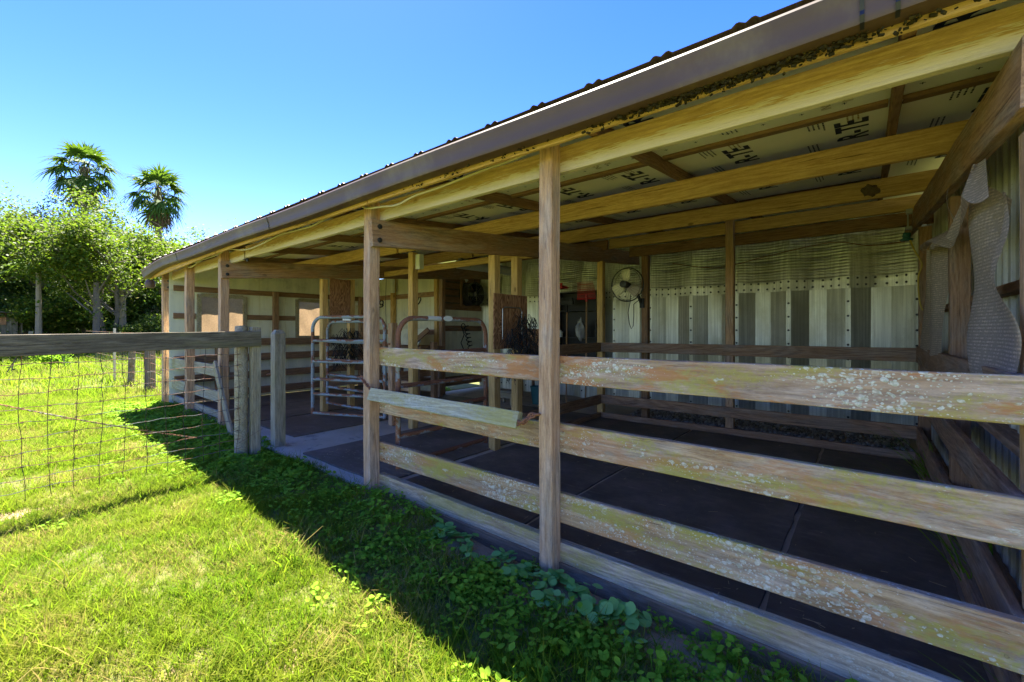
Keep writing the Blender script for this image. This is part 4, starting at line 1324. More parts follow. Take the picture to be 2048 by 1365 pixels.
mb = MB(); mb.tube([(-8.80, 6.1, 2.7), (-8.82, 6.09, 2.0), (-8.78, 6.09, 1.4), (-8.80, 6.08, .9)], .006, 5)
tag(obj("hanging_cord", mb, M['rubber_cord']), "dark cord hanging beside the white pipe on the back wall", "cord")
hr = thing("hitch_rack", "rough plank hitch rack with short posts and a tilted tray behind the aisle post", "rack", (-5.2, 3.72, .06))
post("post", hr, M['post'], -5.21, 3.72, .06, 1.50, .095)
post("post", hr, M['dark'], -5.06, 4.35, .06, 1.22, .08)
board("rail", hr, M['post'], (-5.16, 3.80, .98), (-4.87, 3.80, .98), .04, .15)
board("rail", hr, M['post'], (-5.16, 3.80, .62), (-4.87, 3.80, .62), .04, .14)
wb = thing("work_bench", "dark wooden work bench with a tilted white board on top in the far aisle", "bench", (-7.2, 5.6, .06))
for (x, y) in [(-7.9, 5.85), (-6.65, 5.3), (-6.65, 5.85), (-7.9, 5.3)]:
    post("leg", wb, M['stall'], x, y, .06, 1.02, .085)
board("bench_top", wb, M['dark'], (-8.0, 5.45, 1.06), (-6.55, 5.45, 1.06), .30, .05)
board("bench_top", wb, M['dark'], (-8.0, 5.75, 1.06), (-6.55, 5.75, 1.06), .29, .05)
board("apron", wb, M['dark'], (-7.95, 5.25, .93), (-6.6, 5.25, .93), .03, .18)
board("shelf", wb, M['dark'], (-7.95, 5.55, .42), (-6.6, 5.55, .42), .5, .03)
board("tilted_board", wb, M['wallpanel'], (-8.0, 5.65, 1.26), (-6.95, 5.65, 1.26), .02, .36, up=(0, .5, 1))
board("strut", wb, M['dark'], (-6.95, 5.35, 1.09), (-6.62, 5.55, 1.42), .05, .09)
mb = MB()
cp = []
for k in range(120):
    t_ = k / 119
    a_ = t_ * 2 * math.pi * 7
    cp.append((-7.03 + .05 * math.sin(a_) * .5, 6.98 + .17 * t_ + .07 * math.cos(a_), 1.50 - .62 * t_ + .02 * math.sin(a_)))
mb.tube(cp, .011, 6)
mb.tube([(-7.04, 6.86, 1.47), (-7.03, 6.92, 1.30), (-7.03, 6.82, 1.12), (-7.03, 6.92, .94), (-7.03, 7.0, .88)], .011, 6)
mb.torus((-7.04, 6.90, 1.49), .06, .011, 'X', 16, 6)
tag(obj("coiled_cord", mb, M['rubber_cord']), "black coiled cord hanging on the white corner wall below the barrel fan", "cord")
bk = thing("bucket", "teal plastic bucket on the floor behind the partition rails", "bucket", (-4.65, 6.46, SLAB))
mb = MB(); mb.lathe([(0, 0), (.11, 0), (.14, .30), (.15, .30), (.15, .32), (.135, .32), (.105, .02), (0, .02)], (-4.65, 6.46, SLAB), 'Z', 18); obj("pail", mb, M['teal'], bk)
mb = MB(); mb.tube([(-4.65 + .145 * math.cos(a_), 6.46 - .02, SLAB + .31 - .13 * math.sin(a_)) for a_ in [math.pi * k / 10 for k in range(11)]], .004, 5); obj("handle", mb, M['steel'], bk)
st = thing("step_stool", "low pale wooden step stool on the aisle floor behind the slot posts", "stool", (-5.0, 6.2, SLAB))
board("tread", st, M['fpost'], (-5.3, 6.1, .30), (-4.85, 6.1, .30), .24, .03)
board("apron", st, M['fpost'], (-5.28, 5.99, .23), (-4.87, 5.99, .23), .02, .1)
for x in (-5.25, -4.9):
    board("leg", st, M['fpost'], (x, 6.0, SLAB), (x, 6.0, .28), .05, .05, up=(1, 0, 0)); board("leg", st, M['fpost'], (x, 6.2, SLAB), (x, 6.2, .28), .05, .05, up=(1, 0, 0))
fb = thing("feed_box", "brown plywood feed box behind the hay net", "box", (-5.2, 7.1, .7))
for (c, d) in [((-5.15, 6.9, 1.15), (.62, .02, .55)), ((-5.15, 7.4, 1.15), (.62, .02, .55)), ((-5.46, 7.15, 1.15), (.02, .48, .55)), ((-4.84, 7.15, 1.15), (.02, .48, .55)), ((-5.15, 7.15, .87), (.6, .48, .02))]:
    mb = MB(); mb.box(c, d); obj("side_panel", mb, M['ply'], fb, False)
for x in (-5.42, -4.88):
    post("leg", fb, M['dark'], x, 6.95, SLAB, .86, .05); post("leg", fb, M['dark'], x, 7.35, SLAB, .86, .05)

# cable along the gutter
cab = [(-1.446, 2.05, 2.47), (-1.648, 2.05, 2.435), (-1.938, 2.05, 2.426), (-2.323, 2.05, 2.403), (-2.599, 2.05, 2.397), (-2.812, 2.05, 2.369), (-3.009, 2.05, 2.389), (-3.221, 2.05, 2.414), (-3.334, 2.05, 2.451), (-3.531, 2.05, 2.478), (-3.831, 2.05, 2.453), (-4.162, 2.05, 2.411), (-4.53, 2.05, 2.416), (-4.879, 2.05, 2.423), (-5.402, 2.05, 2.381), (-5.846, 2.05, 2.375), (-6.43, 2.05, 2.444), (-6.901, 2.05, 2.417), (-7.535, 2.05, 2.412), (-7.766, 2.05, 2.376), (-8.007, 2.05, 2.361), (-8.261, 2.05, 2.407), (-8.664, 2.05, 2.396), (-9.4, 2.0, 2.36)]
def spline(pts_, k=6):
    out = []
    P = [Vector(p) for p in pts_]
    for i in range(len(P) - 1):
        a_, b_, c2, d2 = P[max(i - 1, 0)], P[i], P[i + 1], P[min(i + 2, len(P) - 1)]
        for j in range(k):
            t = j / k
            out.append(0.5 * ((2 * b_) + (c2 - a_) * t + (2 * a_ - 5 * b_ + 4 * c2 - d2) * t * t + (-a_ + 3 * b_ - 3 * c2 + d2) * t ** 3))
    out.append(P[-1])
    return out
cb = thing("cable", "cream cable looping under the brown gutter", "cable", (-3.2, 2.05, 2.41))
mb = MB(); mb.tube(spline(cab), 0.0085, 6); obj("sheath", mb, M['cable'], cb)
for p in (cab[7], cab[9], cab[11], cab[16], cab[0]):
    mb = MB(); mb.box((p[0], p[1] - 0.004, p[2] + .006), (.02, .026, .014)); mb.tube([(p[0], p[1] + .01, p[2] + .01), (p[0], p[1] + .04, p[2] + .012)], .003, 5); obj("staple", mb, M['steel'], cb, False)

# wasp nest, insulators, yellow cable, wire across the back wall
bm = bmesh.new(); bmesh.ops.create_icosphere(bm, subdivisions=4, radius=.05)
for v in bm.verts: v.co *= 1 + .22 * math.sin(v.co.x * 120) * math.sin(v.co.z * 90) + random.uniform(-.13, .13); v.co.y *= .5; v.co.x *= 1.25
me = bpy.data.meshes.new("mud_nest"); bm.to_mesh(me); bm.free(); me.materials.append(M['mud']); smooth(me, 70)
o = bpy.data.objects.new("mud_nest", me); o.location = (0.02, 5.15, 2.675); COL.objects.link(o); tag(o, "lumpy brown mud wasp nest stuck to the third roof beam", "wasp nest")
for k, (z, dz) in enumerate([(2.44, .05), (2.36, .06)]):
    pass
ins = thing("insulator", "teal glass insulator with a steel bracket at the back right corner", "insulator", (.33, 6.1, 2.4))
mb = MB(); mb.lathe([(0, 0), (.05, 0), (.055, .015), (.03, .03), (.036, .05), (.03, .08), (.0, .085)], (.315, 6.10, 2.33), 'Z', 14); obj("glass_body", mb, M['teal'], ins)
mb = MB(); mb.box((.325, 6.115, 2.55), (.012, .02, .20)); mb.box((.33, 6.10, 2.46), (.05, .04, .03)); mb.box((.335, 6.10, 2.63), (.05, .04, .05)); obj("bracket", mb, M['steel'], ins, False)
mb = MB(); mb.tube(spline([(.34, 6.08, 2.33), (.37, 6.05, 2.22), (.41, 6.03, 2.12), (.425, 6.02, 2.05), (.40, 6.02, 1.95), (.40, 6.02, 1.8), (.41, 6.02, 1.68), (.43, 6.02, 1.60)]), .008, 6)
tag(obj("yellow_cable", mb, M['yellow_cable']), "yellow cable running down the back right corner post", "cable")
mb = MB(); mb.tube(spline([(-2.6, 7.56, 2.55), (-2.0, 7.57, 2.42), (-1.6, 7.57, 2.44), (-1.2, 7.57, 2.52), (-.4, 7.5, 2.62), (.0, 6.9, 2.44), (.3, 6.15, 2.33)]), .006, 5)
tag(obj("wire", mb, M['rust']), "thin rusty wire sagging across the steel arch wall", "wire")

# shade cloths on the right wall
def cloth(label, fn, nu, nv):
    mb = MB(); vs = [fn(i / nu, j / nv) for i in range(nu + 1) for j in range(nv + 1)]
    mb.add(vs, [(i * (nv + 1) + j, (i + 1) * (nv + 1) + j, (i + 1) * (nv + 1) + j + 1, i * (nv + 1) + j + 1) for i in range(nu) for j in range(nv)])
    o = obj("shade_cloth", mb, M['cloth'])
    smooth(o.data, 180)
    return tag(o, label, "shade cloth", "tan shade cloths on the right wall")
def c1(u, v):
    # u along the wall (far -> near), v from bottom to top
    yl = 3.12 + .05 * math.sin(v * 5) - .07 * v ** 1.5
    yr = 2.33 - .09 * math.sin(v * 6.0 + .6) + .05 * math.sin(v * 14) + .10 * max(0, v - .7)
    y = yl + (yr - yl) * u
    z = 1.20 + .03 * math.sin(u * 9) - .03 * u + .78 * v + .06 * math.sin(u * 4 + 1) * v
    x = .412 - .03 * math.sin(u * 7.5 + v * .8) * (.5 + .5 * v) - .014 * math.sin(v * 9 + u * 3) - .03 * (1 - v) * math.sin(u * 3.1)
    return (x, y, z)
cloth("wide torn tan shade cloth hanging between the two nearest side wall posts", c1, 26, 30)
def c4(u, v):
    k = 1 - .8 * v
    y = 2.78 + (.5 - u) * 1.0 * k + .05 * math.sin(u * 9)
    z = 1.90 + .20 * v - .05 * math.sin(u * 8) * (1 - v) + .03 * u
    x = .375 - .05 * (1 - v) + .02 * math.sin(u * 7)
    return (x, y, z)
cloth("grey tan folded flap at the top of the wide torn shade cloth", c4, 18, 7)
def c2(u, v):
    yl = 4.95 + .75 * (1 - v) ** 1.5 - .35 * v + .04 * math.sin(v * 8)
    yr = 4.22 + .04 * math.sin(v * 7)
    y = yl + (yr - yl) * u
    z = 1.22 + .02 * math.sin(u * 7) + .80 * v - .06 * math.sin(u * 5) * v
    x = .41 - .06 * math.sin(u * 9 + v * 2) * (.3 + .7 * v) - .04 * (1 - v) * math.sin(u * 3)
    return (x, y, z)
cloth("narrow tan shade cloth gathered beside the back right corner post", c2, 18, 22)
def c3(u, v):
    # flap hanging across the wall post towards the narrow cloth
    y = 4.32 - 1.15 * u
    z = 1.98 + .14 * u + .03 * math.sin(u * 7) - (1 - v) * .20 * (.15 + .85 * u) * (1 + .2 * math.sin(u * 11))
    x = .375 - .05 * math.sin(u * 6 + v * 2) - .05 * (1 - v)
    return (x, y, z)
cloth("ragged tan shade cloth flap drooping across the middle side wall post", c3, 20, 8)

# ------------------------------------------------------------------ grass, weeds
FWD = np.array([-math.sin(math.atan(711 / 872)), math.cos(math.atan(711 / 872))])
RGT = np.array([FWD[1], -FWD[0]])

def blade_strip(V, Fc, base, ang, lean, hgt, wid, curl, nseg=3):
    """one curved blade as a strip of quads appended to V / Fc"""
    o = len(V)
    dx, dy = math.cos(ang), math.sin(ang)
    px_, py_ = -dy, dx
    for i in range(nseg + 1):
        t = i / nseg
        r = lean * t + curl * t * t
        z = hgt * (t - 0.35 * curl / max(hgt, 1e-3) * t * t * 0.6)
        w_ = wid * (1 - t) ** 0.7 * 0.5 + 0.0004
        for s_ in (-1, 1):
            V.append((base[0] + dx * r + px_ * w_ * s_, base[1] + dy * r + py_ * w_ * s_, base[2] + max(z, 0.002)))
    for i in range(nseg):
        a_ = o + i * 2
        Fc.append((a_, a_ + 1, a_ + 3, a_ + 2))

def tuft(seed, n, rad, hmin, hmax, wid, curl):
    r = random.Random(seed)
    V, Fc = [], []
    for i in range(n):
        a_ = r.uniform(0, 6.28); d = rad * math.sqrt(r.random())
        h = r.uniform(hmin, hmax)
        blade_strip(V, Fc, (d * math.cos(a_), d * math.sin(a_), 0), r.uniform(0, 6.28), h * r.uniform(.1, .6), h, wid * r.uniform(.6, 1.3), h * r.uniform(.1, curl))
    me = np_mesh("grass_tuft", V, Fc, M['grass']); smooth(me, 180)
    return me

def leaf_disc(V, Fc, c, r, nrm_tilt, ang, n=7, cup=0.15, point=0.0):
    """leaf as a fan of quads around a midrib; every face has 4 corners"""
    o = len(V)
    ct, st_ = math.cos(nrm_tilt), math.sin(nrm_tilt)
    ca, sa = math.cos(ang), math.sin(ang)
    rows = 4
    for i in range(rows + 1):
        t = i / rows
        wv = math.sin(math.pi * (t * .92 + .04)) ** (0.75 + point) * r * (0.72 if point else 1.0)
        for s_ in (-1, 0, 1):
            lx = (t * 2 - 1) * r; ly = wv * s_; lz = abs(s_) * cup * r * .5 - (t - .5) ** 2 * r * .3
            x = lx * ct - lz * st_; z = lx * st_ + lz * ct
            V.append((c[0] + x * ca - ly * sa, c[1] + x * sa + ly * ca, c[2] + z))
    for i in range(rows):
        for k in range(2):
            a_ = o + i * 3 + k
            Fc.append((a_, a_ + 1, a_ + 4, a_ + 3))

def weed_plant(seed, n, rad, h0, h1, lr0, lr1, point, mat):
    r = random.Random(seed)
    V, Fc = [], []
    for i in range(n):
        a_ = r.uniform(0, 6.28); d = rad * math.sqrt(r.random()); z = r.uniform(h0, h1)
        c = (d * math.cos(a_), d * math.sin(a_), z)
        leaf_disc(V, Fc, c, r.uniform(lr0, lr1), r.uniform(-.6, .5), r.uniform(0, 6.28), point=point)
        # stalk
        o = len(V); w_ = .0012
        V += [(c[0] * .4 - w_, c[1] * .4, 0), (c[0] * .4 + w_, c[1] * .4, 0), (c[0] + w_, c[1], z), (c[0] - w_, c[1], z)]
        Fc.append((o, o + 1, o + 2, o + 3))
    me = np_mesh("weed_plant", V, Fc, mat); smooth(me, 180)
    return me

def ground_points(n, d0, d1, half=1.45):
    """points on the ground in a wide wedge in front of the viewer, even per square metre"""
    d = np.sqrt(rng.uniform(d0 * d0, d1 * d1, n)); u = rng.uniform(-half, half * .75, n)
    p = FWD[None] * d[:, None] + RGT[None] * (u * d)[:, None]
    return p[:, 0], p[:, 1]

def pnoise(x, y, s, seed):
    r = np.random.default_rng(seed); v = np.zeros_like(x)
    for k in range(7):
        a_ = r.uniform(0, 6.28); f = s * r.uniform(.6, 1.7)
        v += np.sin((x * math.cos(a_) + y * math.sin(a_)) * f + r.uniform(0, 6.28))
    return v / 3.5

TUFTS = [tuft(10 + k, 22, .05, .025, .065, .0032, .8) for k in range(4)] + [tuft(20 + k, 14, .05, .05, .11, .0045, .9) for k in range(2)]
FARTUFT = [tuft(40 + k, 26, .20, .06, .16, .013, .7) for k in range(3)]
def place(name, x, y, keep, scl, idx, meshes, label, tilt=.18, dz=-.006):
    x, y, scl, idx = x[keep], y[keep], scl[keep], idx[keep]
    P_ = np.stack([x, y, gz(x, y) + dz - 0.012], 1); n = len(x)
    R_ = np.stack([rng.uniform(-tilt, tilt, n), rng.uniform(-tilt, tilt, n), rng.uniform(0, 6.28, n)], 1)
    return scatter(name, P_, R_, scl, idx, meshes, label)

def sandy(x, y):
    """bare sand along the foot of the sill near the first post, and under the wire"""
    a_ = np.exp(-((x + 1.6) / 1.3) ** 2) * np.exp(-((y - 2.06) / .17) ** 2) * (1.15 + .5 * pnoise(x, y, 9, 3))
    b_ = np.exp(-((x + 4.86) / .12) ** 2) * np.exp(-((y - .1) / .25) ** 2) * 1.1
    return np.maximum(a_, b_)

n = 90000
x, y = ground_points(n, 1.3, 9.5)
n2 = 34000
x = np.concatenate([x, rng.uniform(-6.5, 4.5, n2)]); y = np.concatenate([y, rng.uniform(-6.0, 2.1, n2)])
n2k = (np.hypot(x[n:], y[n:]) > 1.0)
x = np.concatenate([x[:n], x[n:][n2k]]); y = np.concatenate([y[:n], y[n:][n2k]]); n = len(x)
dist = np.hypot(x, y)
bald = pnoise(x, y, 2.4, 5)
shade = sstep((y - 1.05) / .5) * (x > -8.8)
keep = ~inside(x, y, .07) & (rng.random(n) < np.where(dist < 5, 1.0, .85)) & (rng.random(n) > sandy(x, y) * 1.1) & (rng.random(n) > np.clip((bald - .55) * .9, 0, .6)) & (rng.random(n) > .35 * shade)
place("lawn_grass", x, y, keep, rng.uniform(.55, 1.1, n) * (1 + .3 * sstep((dist - 5) / 4)) * (1 + .30 * np.clip(pnoise(x, y, 5.5, 41), -1, 1.6)) * np.where(rng.random(n) < .025, 1.7, 1.0), rng.choice(6, n, p=[.2, .2, .2, .2, .1, .1]), TUFTS, "sunlit patchy lawn in front of the barn")
n = 26000
x, y = ground_points(n, 8.5, 42, 1.35)
dist = np.hypot(x, y)
keep = ~inside(x, y, .1) & (rng.random(n) < np.clip(1.5 - dist / 45, .2, 1)) & ((x < -9) | (y < 1.8))
place("pasture_grass", x, y, keep, rng.uniform(.6, 1.3, n) * (1 + dist / 40), rng.integers(0, 3, n), FARTUFT, "bright pasture grass beyond the wire fence")

WEEDS = [weed_plant(60 + k, 26, .075, .010, .055, .007, .013, 0.0, M['weed']) for k in range(3)] + [weed_plant(70 + k, 13, .07, .02, .07, .012, .024, .5, M['weed']) for k in range(3)]
n = 26000
x, y = ground_points(n, 1.3, 9.8)
near = np.exp(-np.clip(1.6 - y, 0, 9) / .17) * (x > -9.6)
clump = pnoise(x, y, 3.1, 8)
keep = ~inside(x, y, .05) & (rng.random(n) < np.clip(near * (.95 + .25 * clump) + .004 + .008 * np.clip(clump - .4, 0, 1), 0, 1)) & (rng.random(n) > sandy(x, y) * 1.35)
keep &= ~((x > -5.65) & (x < -3.3) & (y > 2.02))
place("clover_weeds", x, y, keep, rng.uniform(.6, 1.25, n), rng.integers(0, 6, n), WEEDS, "low broad leaved weeds in the shade along the barn", .25)

# taller weed stand round the fence post foot and the far stall
n = 1500
x = rng.uniform(-9.8, -4.6, n); y = 1.75 + rng.normal(0, .28, n)
keep = (np.abs(y - 1.75) < .5) & ~inside(x, y, .02) & (rng.random(n) < np.where(x < -6, .9, .6)) & ~((x > -5.3) & (y > 1.98))
place("tall_weeds", x, y, keep, rng.uniform(.9, 1.5, n), rng.integers(0, 6, n), WEEDS, "leafy green weeds crowding the left stall rails and fence post", .35)

# round dollarweed leaves along the sill
DOL = [weed_plant(80 + k, 5, .06, .035, .09, .026, .042, 0.0, M['dollar']) for k in range(4)]
n = 120
x = rng.uniform(-3.6, .7, n); y = 2.08 - np.abs(rng.normal(0, .10, n)) - .02
keep = (pnoise(x, y, 5, 12) > -.15)
place("dollarweed", x, y, keep, rng.uniform(.55, .95, n), rng.integers(0, 4, n), DOL, "round leaved dollarweed along the foot of the sill board", .3)

# grass clumps growing behind the right side rails
def grass_clump(label, x, y, z, n, h):
    V, Fc = [], []
    r = random.Random(int(abs(x * 91 + y * 57) * 10))
    for i in range(n):
        hh = h * r.uniform(.5, 1.1)
        blade_strip(V, Fc, (x + r.uniform(-.05, .05), y + r.uniform(-.16, .16), z), r.uniform(2.0, 4.6), hh * r.uniform(.1, .6), hh, .011 * r.uniform(.6, 1.2), hh * r.uniform(.2, .95), 6)
    me = np_mesh("grass_clump", V, Fc, M['weed']); smooth(me, 180)
    o = bpy.data.objects.new("grass_clump", me); COL.objects.link(o)
    tag(o, label, "grass clump", "tall grass behind the right side rails")
grass_clump("tall grass tuft in the back right corner beside the gravel", .44, 5.2, .05, 34, .55)
grass_clump("long bladed grass tuft arching over the near stall's right sill", .44, 3.3, .05, 16, .5)
grass_clump("small grass tuft between the right rails and the white siding", .53, 3.75, .05, 14, .6)
grass_clump("grass tuft at the bottom right foot of the front rails", .52, 2.12, -.03, 22, .26)

# ------------------------------------------------------------------ trees
def quads_from(centers, normals, ups, L, W):
    """leaf quads (diamond-like) as arrays"""
    n = len(centers)
    side = np.cross(normals, ups); side /= np.linalg.norm(side, axis=1, keepdims=True) + 1e-9
    L = L[:, None]; W = W[:, None]
    a_ = centers - ups * L * .5; b_ = centers + side * W * .5 + ups * L * .05
    c_ = centers + ups * L * .5; d_ = centers - side * W * .5 + ups * L * .05
    V = np.stack([a_, b_, c_, d_], 1).reshape(-1, 3)
    return V, np.arange(4 * n).reshape(n, 4)

def tree(name, label, cat, base, height, crown_r, crown_lo, trunk_r, mat, seed, nleaf=9000, leaf=.16, bark='bark', fork=2, lean=(0, 0), flat=1.0, group="trees beyond the pasture"):
    r = random.Random(seed); rg = np.random.default_rng(seed)
    bx, by = base; bz = float(gz(bx, by)) - .1
    t = thing(name, label, cat, (bx, by, bz), group)
    mb = MB(); tips = []
    def limb(p, d, L, rad, depth):
        pts_ = [p]; q = p.copy(); dd = d.copy(); ns = 4
        for i in range(ns):
            dd = (dd + Vector((r.uniform(-.22, .22), r.uniform(-.22, .22), r.uniform(-.08, .16)))).normalized()
            q = q + dd * (L / ns); pts_.append(q.copy())
        mb.tube(pts_, [rad * (1 - .62 * i / ns) for i in range(ns + 1)], 6 if depth < 2 else 4, False)
        if depth >= 1: tips.extend(pts_[2:] if depth < 3 else pts_[1:])
        if depth < 3:
            for k in range(3 if depth else 4):
                s_ = r.choice(pts_[2:]) if depth else pts_[r.choice([2, 3, 4])]
                a_ = r.uniform(0, 6.28); el = r.uniform(-.1, .8)
                nd = Vector((math.cos(a_) * math.cos(el), math.sin(a_) * math.cos(el), math.sin(el) * flat))
                limb(s_, (nd + dd * .45).normalized(), L * r.uniform(.5, .72), rad * .45, depth + 1)
    for k in range(fork):
        a_ = 6.28 * k / fork + r.uniform(0, 1)
        limb(Vector((bx + .25 * k, by + .15 * k, bz)), Vector((.22 * math.cos(a_) + lean[0], .22 * math.sin(a_) + lean[1], 1)).normalized(), height * .62, trunk_r, 0)
    obj("trunk", mb, M[bark], t)
    T = np.array([list(p) for p in tips])
    c0 = np.array([bx + lean[0] * height * .5, by + lean[1] * height * .5])
    # squeeze the branch tips into the crown's envelope
    zmid = bz + crown_lo + (height - crown_lo) / 2
    rel = T - np.array([c0[0], c0[1], zmid])
    rel[:, :2] *= crown_r / (np.percentile(np.abs(rel[:, :2]), 90) + 1e-6)
    rel[:, 2] *= (height - crown_lo) / 2 / (np.percentile(np.abs(rel[:, 2]), 92) + 1e-6)
    nr = np.sqrt((rel[:, 0] / crown_r) ** 2 + (rel[:, 1] / crown_r) ** 2 + (rel[:, 2] / ((height - crown_lo) / 2)) ** 2)
    rel *= np.minimum(1, 1.12 / (nr + 1e-6))[:, None]
    # extra clumps fill the shell unevenly
    m = 40
    v = rg.normal(size=(m, 3)); v /= np.linalg.norm(v, axis=1, keepdims=True)
    v *= rg.uniform(.5, 1.14, (m, 1)); v[:, :2] *= crown_r; v[:, 2] *= (height - crown_lo) / 2
    A_ = np.concatenate([rel, v])
    az = np.arctan2(A_[:, 1], A_[:, 0]); el_ = np.arctan2(A_[:, 2], np.hypot(A_[:, 0], A_[:, 1]))
    p1, p2, p3 = rg.uniform(0, 6.28, 3)
    A_ *= (1.0 + .24 * np.sin(2 * az + p1) * np.cos(1.5 * el_) + .17 * np.sin(5 * az + p2 + 3 * el_) + .10 * np.sin(7 * el_ + p3))[:, None]
    rel, v = A_[:len(rel)], A_[len(rel):]
    C_ = np.concatenate([rel, v]) + np.array([c0[0], c0[1], zmid])
    k = rg.integers(0, len(C_), nleaf)
    sp = crown_r * .17
    c = C_[k] + rg.normal(size=(nleaf, 3)) * np.array([sp, sp, sp * .6]) * rg.uniform(.3, 1.2, (len(C_), 1))[k]
    c = c[c[:, 2] > bz + .25]
    n_ = len(c)
    nrm = rg.normal(size=(n_, 3)); nrm[:, 2] = np.abs(nrm[:, 2]) + .5; nrm /= np.linalg.norm(nrm, axis=1, keepdims=True)
    up = rg.normal(size=(n_, 3)); up[:, 2] -= .3; up -= nrm * (up * nrm).sum(1, keepdims=True); up /= np.linalg.norm(up, axis=1, keepdims=True)
    V, Fc = quads_from(c, nrm, up, leaf * rg.uniform(.6, 1.4, n_), leaf * .62 * rg.uniform(.6, 1.3, n_))
    obj("crown", np_mesh("crown", V, Fc, mat), None, t, False)
    return t

tree("broadleaf_tree", "big loose grey green tree at the left edge beyond the fence", "tree", (-37.0, .5), 8.6, 3.9, 1.0, .15, M['leaf_a'], 3, 26000, .15, fork=3)
tree("broadleaf_tree", "bright bushy tree with pale trunk in front of the two palms", "tree", (-30.2, 4.2), 6.9, 3.1, .9, .11, M['leaf_b'], 8, 28000, .15, fork=3)
tree("broadleaf_tree", "yellow green tree between the second palm and the barn roof", "tree", (-33.6, 7.4), 6.5, 2.8, .8, .11, M['leaf_b'], 12, 18000, .16, fork=2)
tree("broadleaf_tree", "light green tree showing just above the barn's roof corner", "tree", (-37.2, 10.6), 7.4, 3.2, 1.0, .14, M['leaf_d'], 17, 14000, .18, fork=2)
tree("broadleaf_tree", "dark tree filling the gap behind the bright bushy tree", "tree", (-46.0, 3.6), 8.2, 4.4, .6, .18, M['leaf_c'], 21, 20000, .24, fork=2)
tree("broadleaf_tree", "dark dense tree behind the second palm's trunk", "tree", (-45.0, 8.0), 8.2, 4.4, .6, .18, M['leaf_c'], 26, 20000, .24, fork=2)
tree("broadleaf_tree", "tall grey green tree partly cut by the left picture edge", "tree", (-39.5, -1.6), 8.6, 4.0, .8, .16, M['leaf_a'], 31, 20000, .2, fork=2)
tree("broadleaf_tree", "dark tree in the hollow between the big left tree and the first palm", "tree", (-41.0, 1.6), 6.0, 3.2, .5, .14, M['leaf_c'], 36, 16000, .2, fork=2)
for i, (bx, by, h, cr, mt_, lb) in enumerate([
        (-34.0, 2.1, 2.6, 1.6, 'leaf_b', "small yellow green shrub beside the old dark shed"),
        (-34.4, 3.7, 3.2, 1.9, 'leaf_b', "loose leafy shrub left of the first palm's trunk"),
        (-34.8, 5.2, 2.8, 1.9, 'leaf_c', "dark shrub between the palm trunks"),
        (-32.9, 6.6, 3.2, 1.7, 'leaf_c', "dark bushy shrub next to the barn's far corner post"),
        (-29.0, 5.6, 1.9, 1.2, 'leaf_a', "low grey green shrub in front of the far tube gate"),
        (-37.2, -1.2, 3.4, 2.4, 'leaf_c', "dark undergrowth shrub behind the old shed"),
        (-39.5, 6.6, 4.4, 2.8, 'leaf_c', "broad dark shrub deep behind the palms"),
        (-40.5, 4.0, 4.4, 2.8, 'leaf_c', "broad dark shrub behind the bright bushy tree"),
        (-40.0, 10.2, 4.6, 2.8, 'leaf_c', "broad dark shrub behind the barn roof corner"),
        (-38.5, 1.6, 4.0, 2.6, 'leaf_c', "broad dark shrub behind the shed's right side"),
        (-42.0, -3.5, 4.5, 3.2, 'leaf_c', "broad dark shrub at the left picture edge"),
        (-44.0, 12.5, 4.5, 3.2, 'leaf_c', "broad dark shrub farthest right behind the barn")]):
    tree("shrub", lb, "shrub", (bx, by), h, cr, .05, .04, M[mt_], 50 + i, 8500, .16, fork=3, group="shrubs under the trees")
for i, (bx, by, h) in enumerate([(-19.6, .35, 1.05), (-20.4, 1.5, .7)]):
    tree("shrub", ["small dark bush standing in the sunny pasture grass", "low sparse bush left of the dark bush in the pasture"][i], "shrub", (bx, by), h, .5, .05, .02, M[['leaf_c', 'weed'][i]], 70 + i, 1500, .09, fork=3, group="bushes in the pasture")

m = 26000
ang = rng.uniform(math.radians(140), math.radians(215), m)
rad_ = rng.uniform(62, 74, m)
cx_, cy_ = rad_ * np.cos(ang), rad_ * np.sin(ang)
top_ = 5.0 + 1.6 * np.sin(ang * 31) + 1.1 * np.sin(ang * 67 + 1) + .8 * np.sin(ang * 139)
ctr = np.stack([cx_, cy_, gz(cx_, cy_) + top_ * rng.random(m) ** .8], 1)
nrm = rng.normal(size=(m, 3)); nrm /= np.linalg.norm(nrm, axis=1, keepdims=True)
up_ = rng.normal(size=(m, 3)); up_ -= nrm * (up_ * nrm).sum(1, keepdims=True); up_ /= np.linalg.norm(up_, axis=1, keepdims=True)
V_, F_ = quads_from(ctr, nrm, up_, rng.uniform(.5, 1.1, m), rng.uniform(.4, .8, m))
tag(obj("far_wood", np_mesh("far_wood", V_, F_, M['leaf_c']), None, None, False), "dark far off wood closing the view behind the trees", kind='stuff')

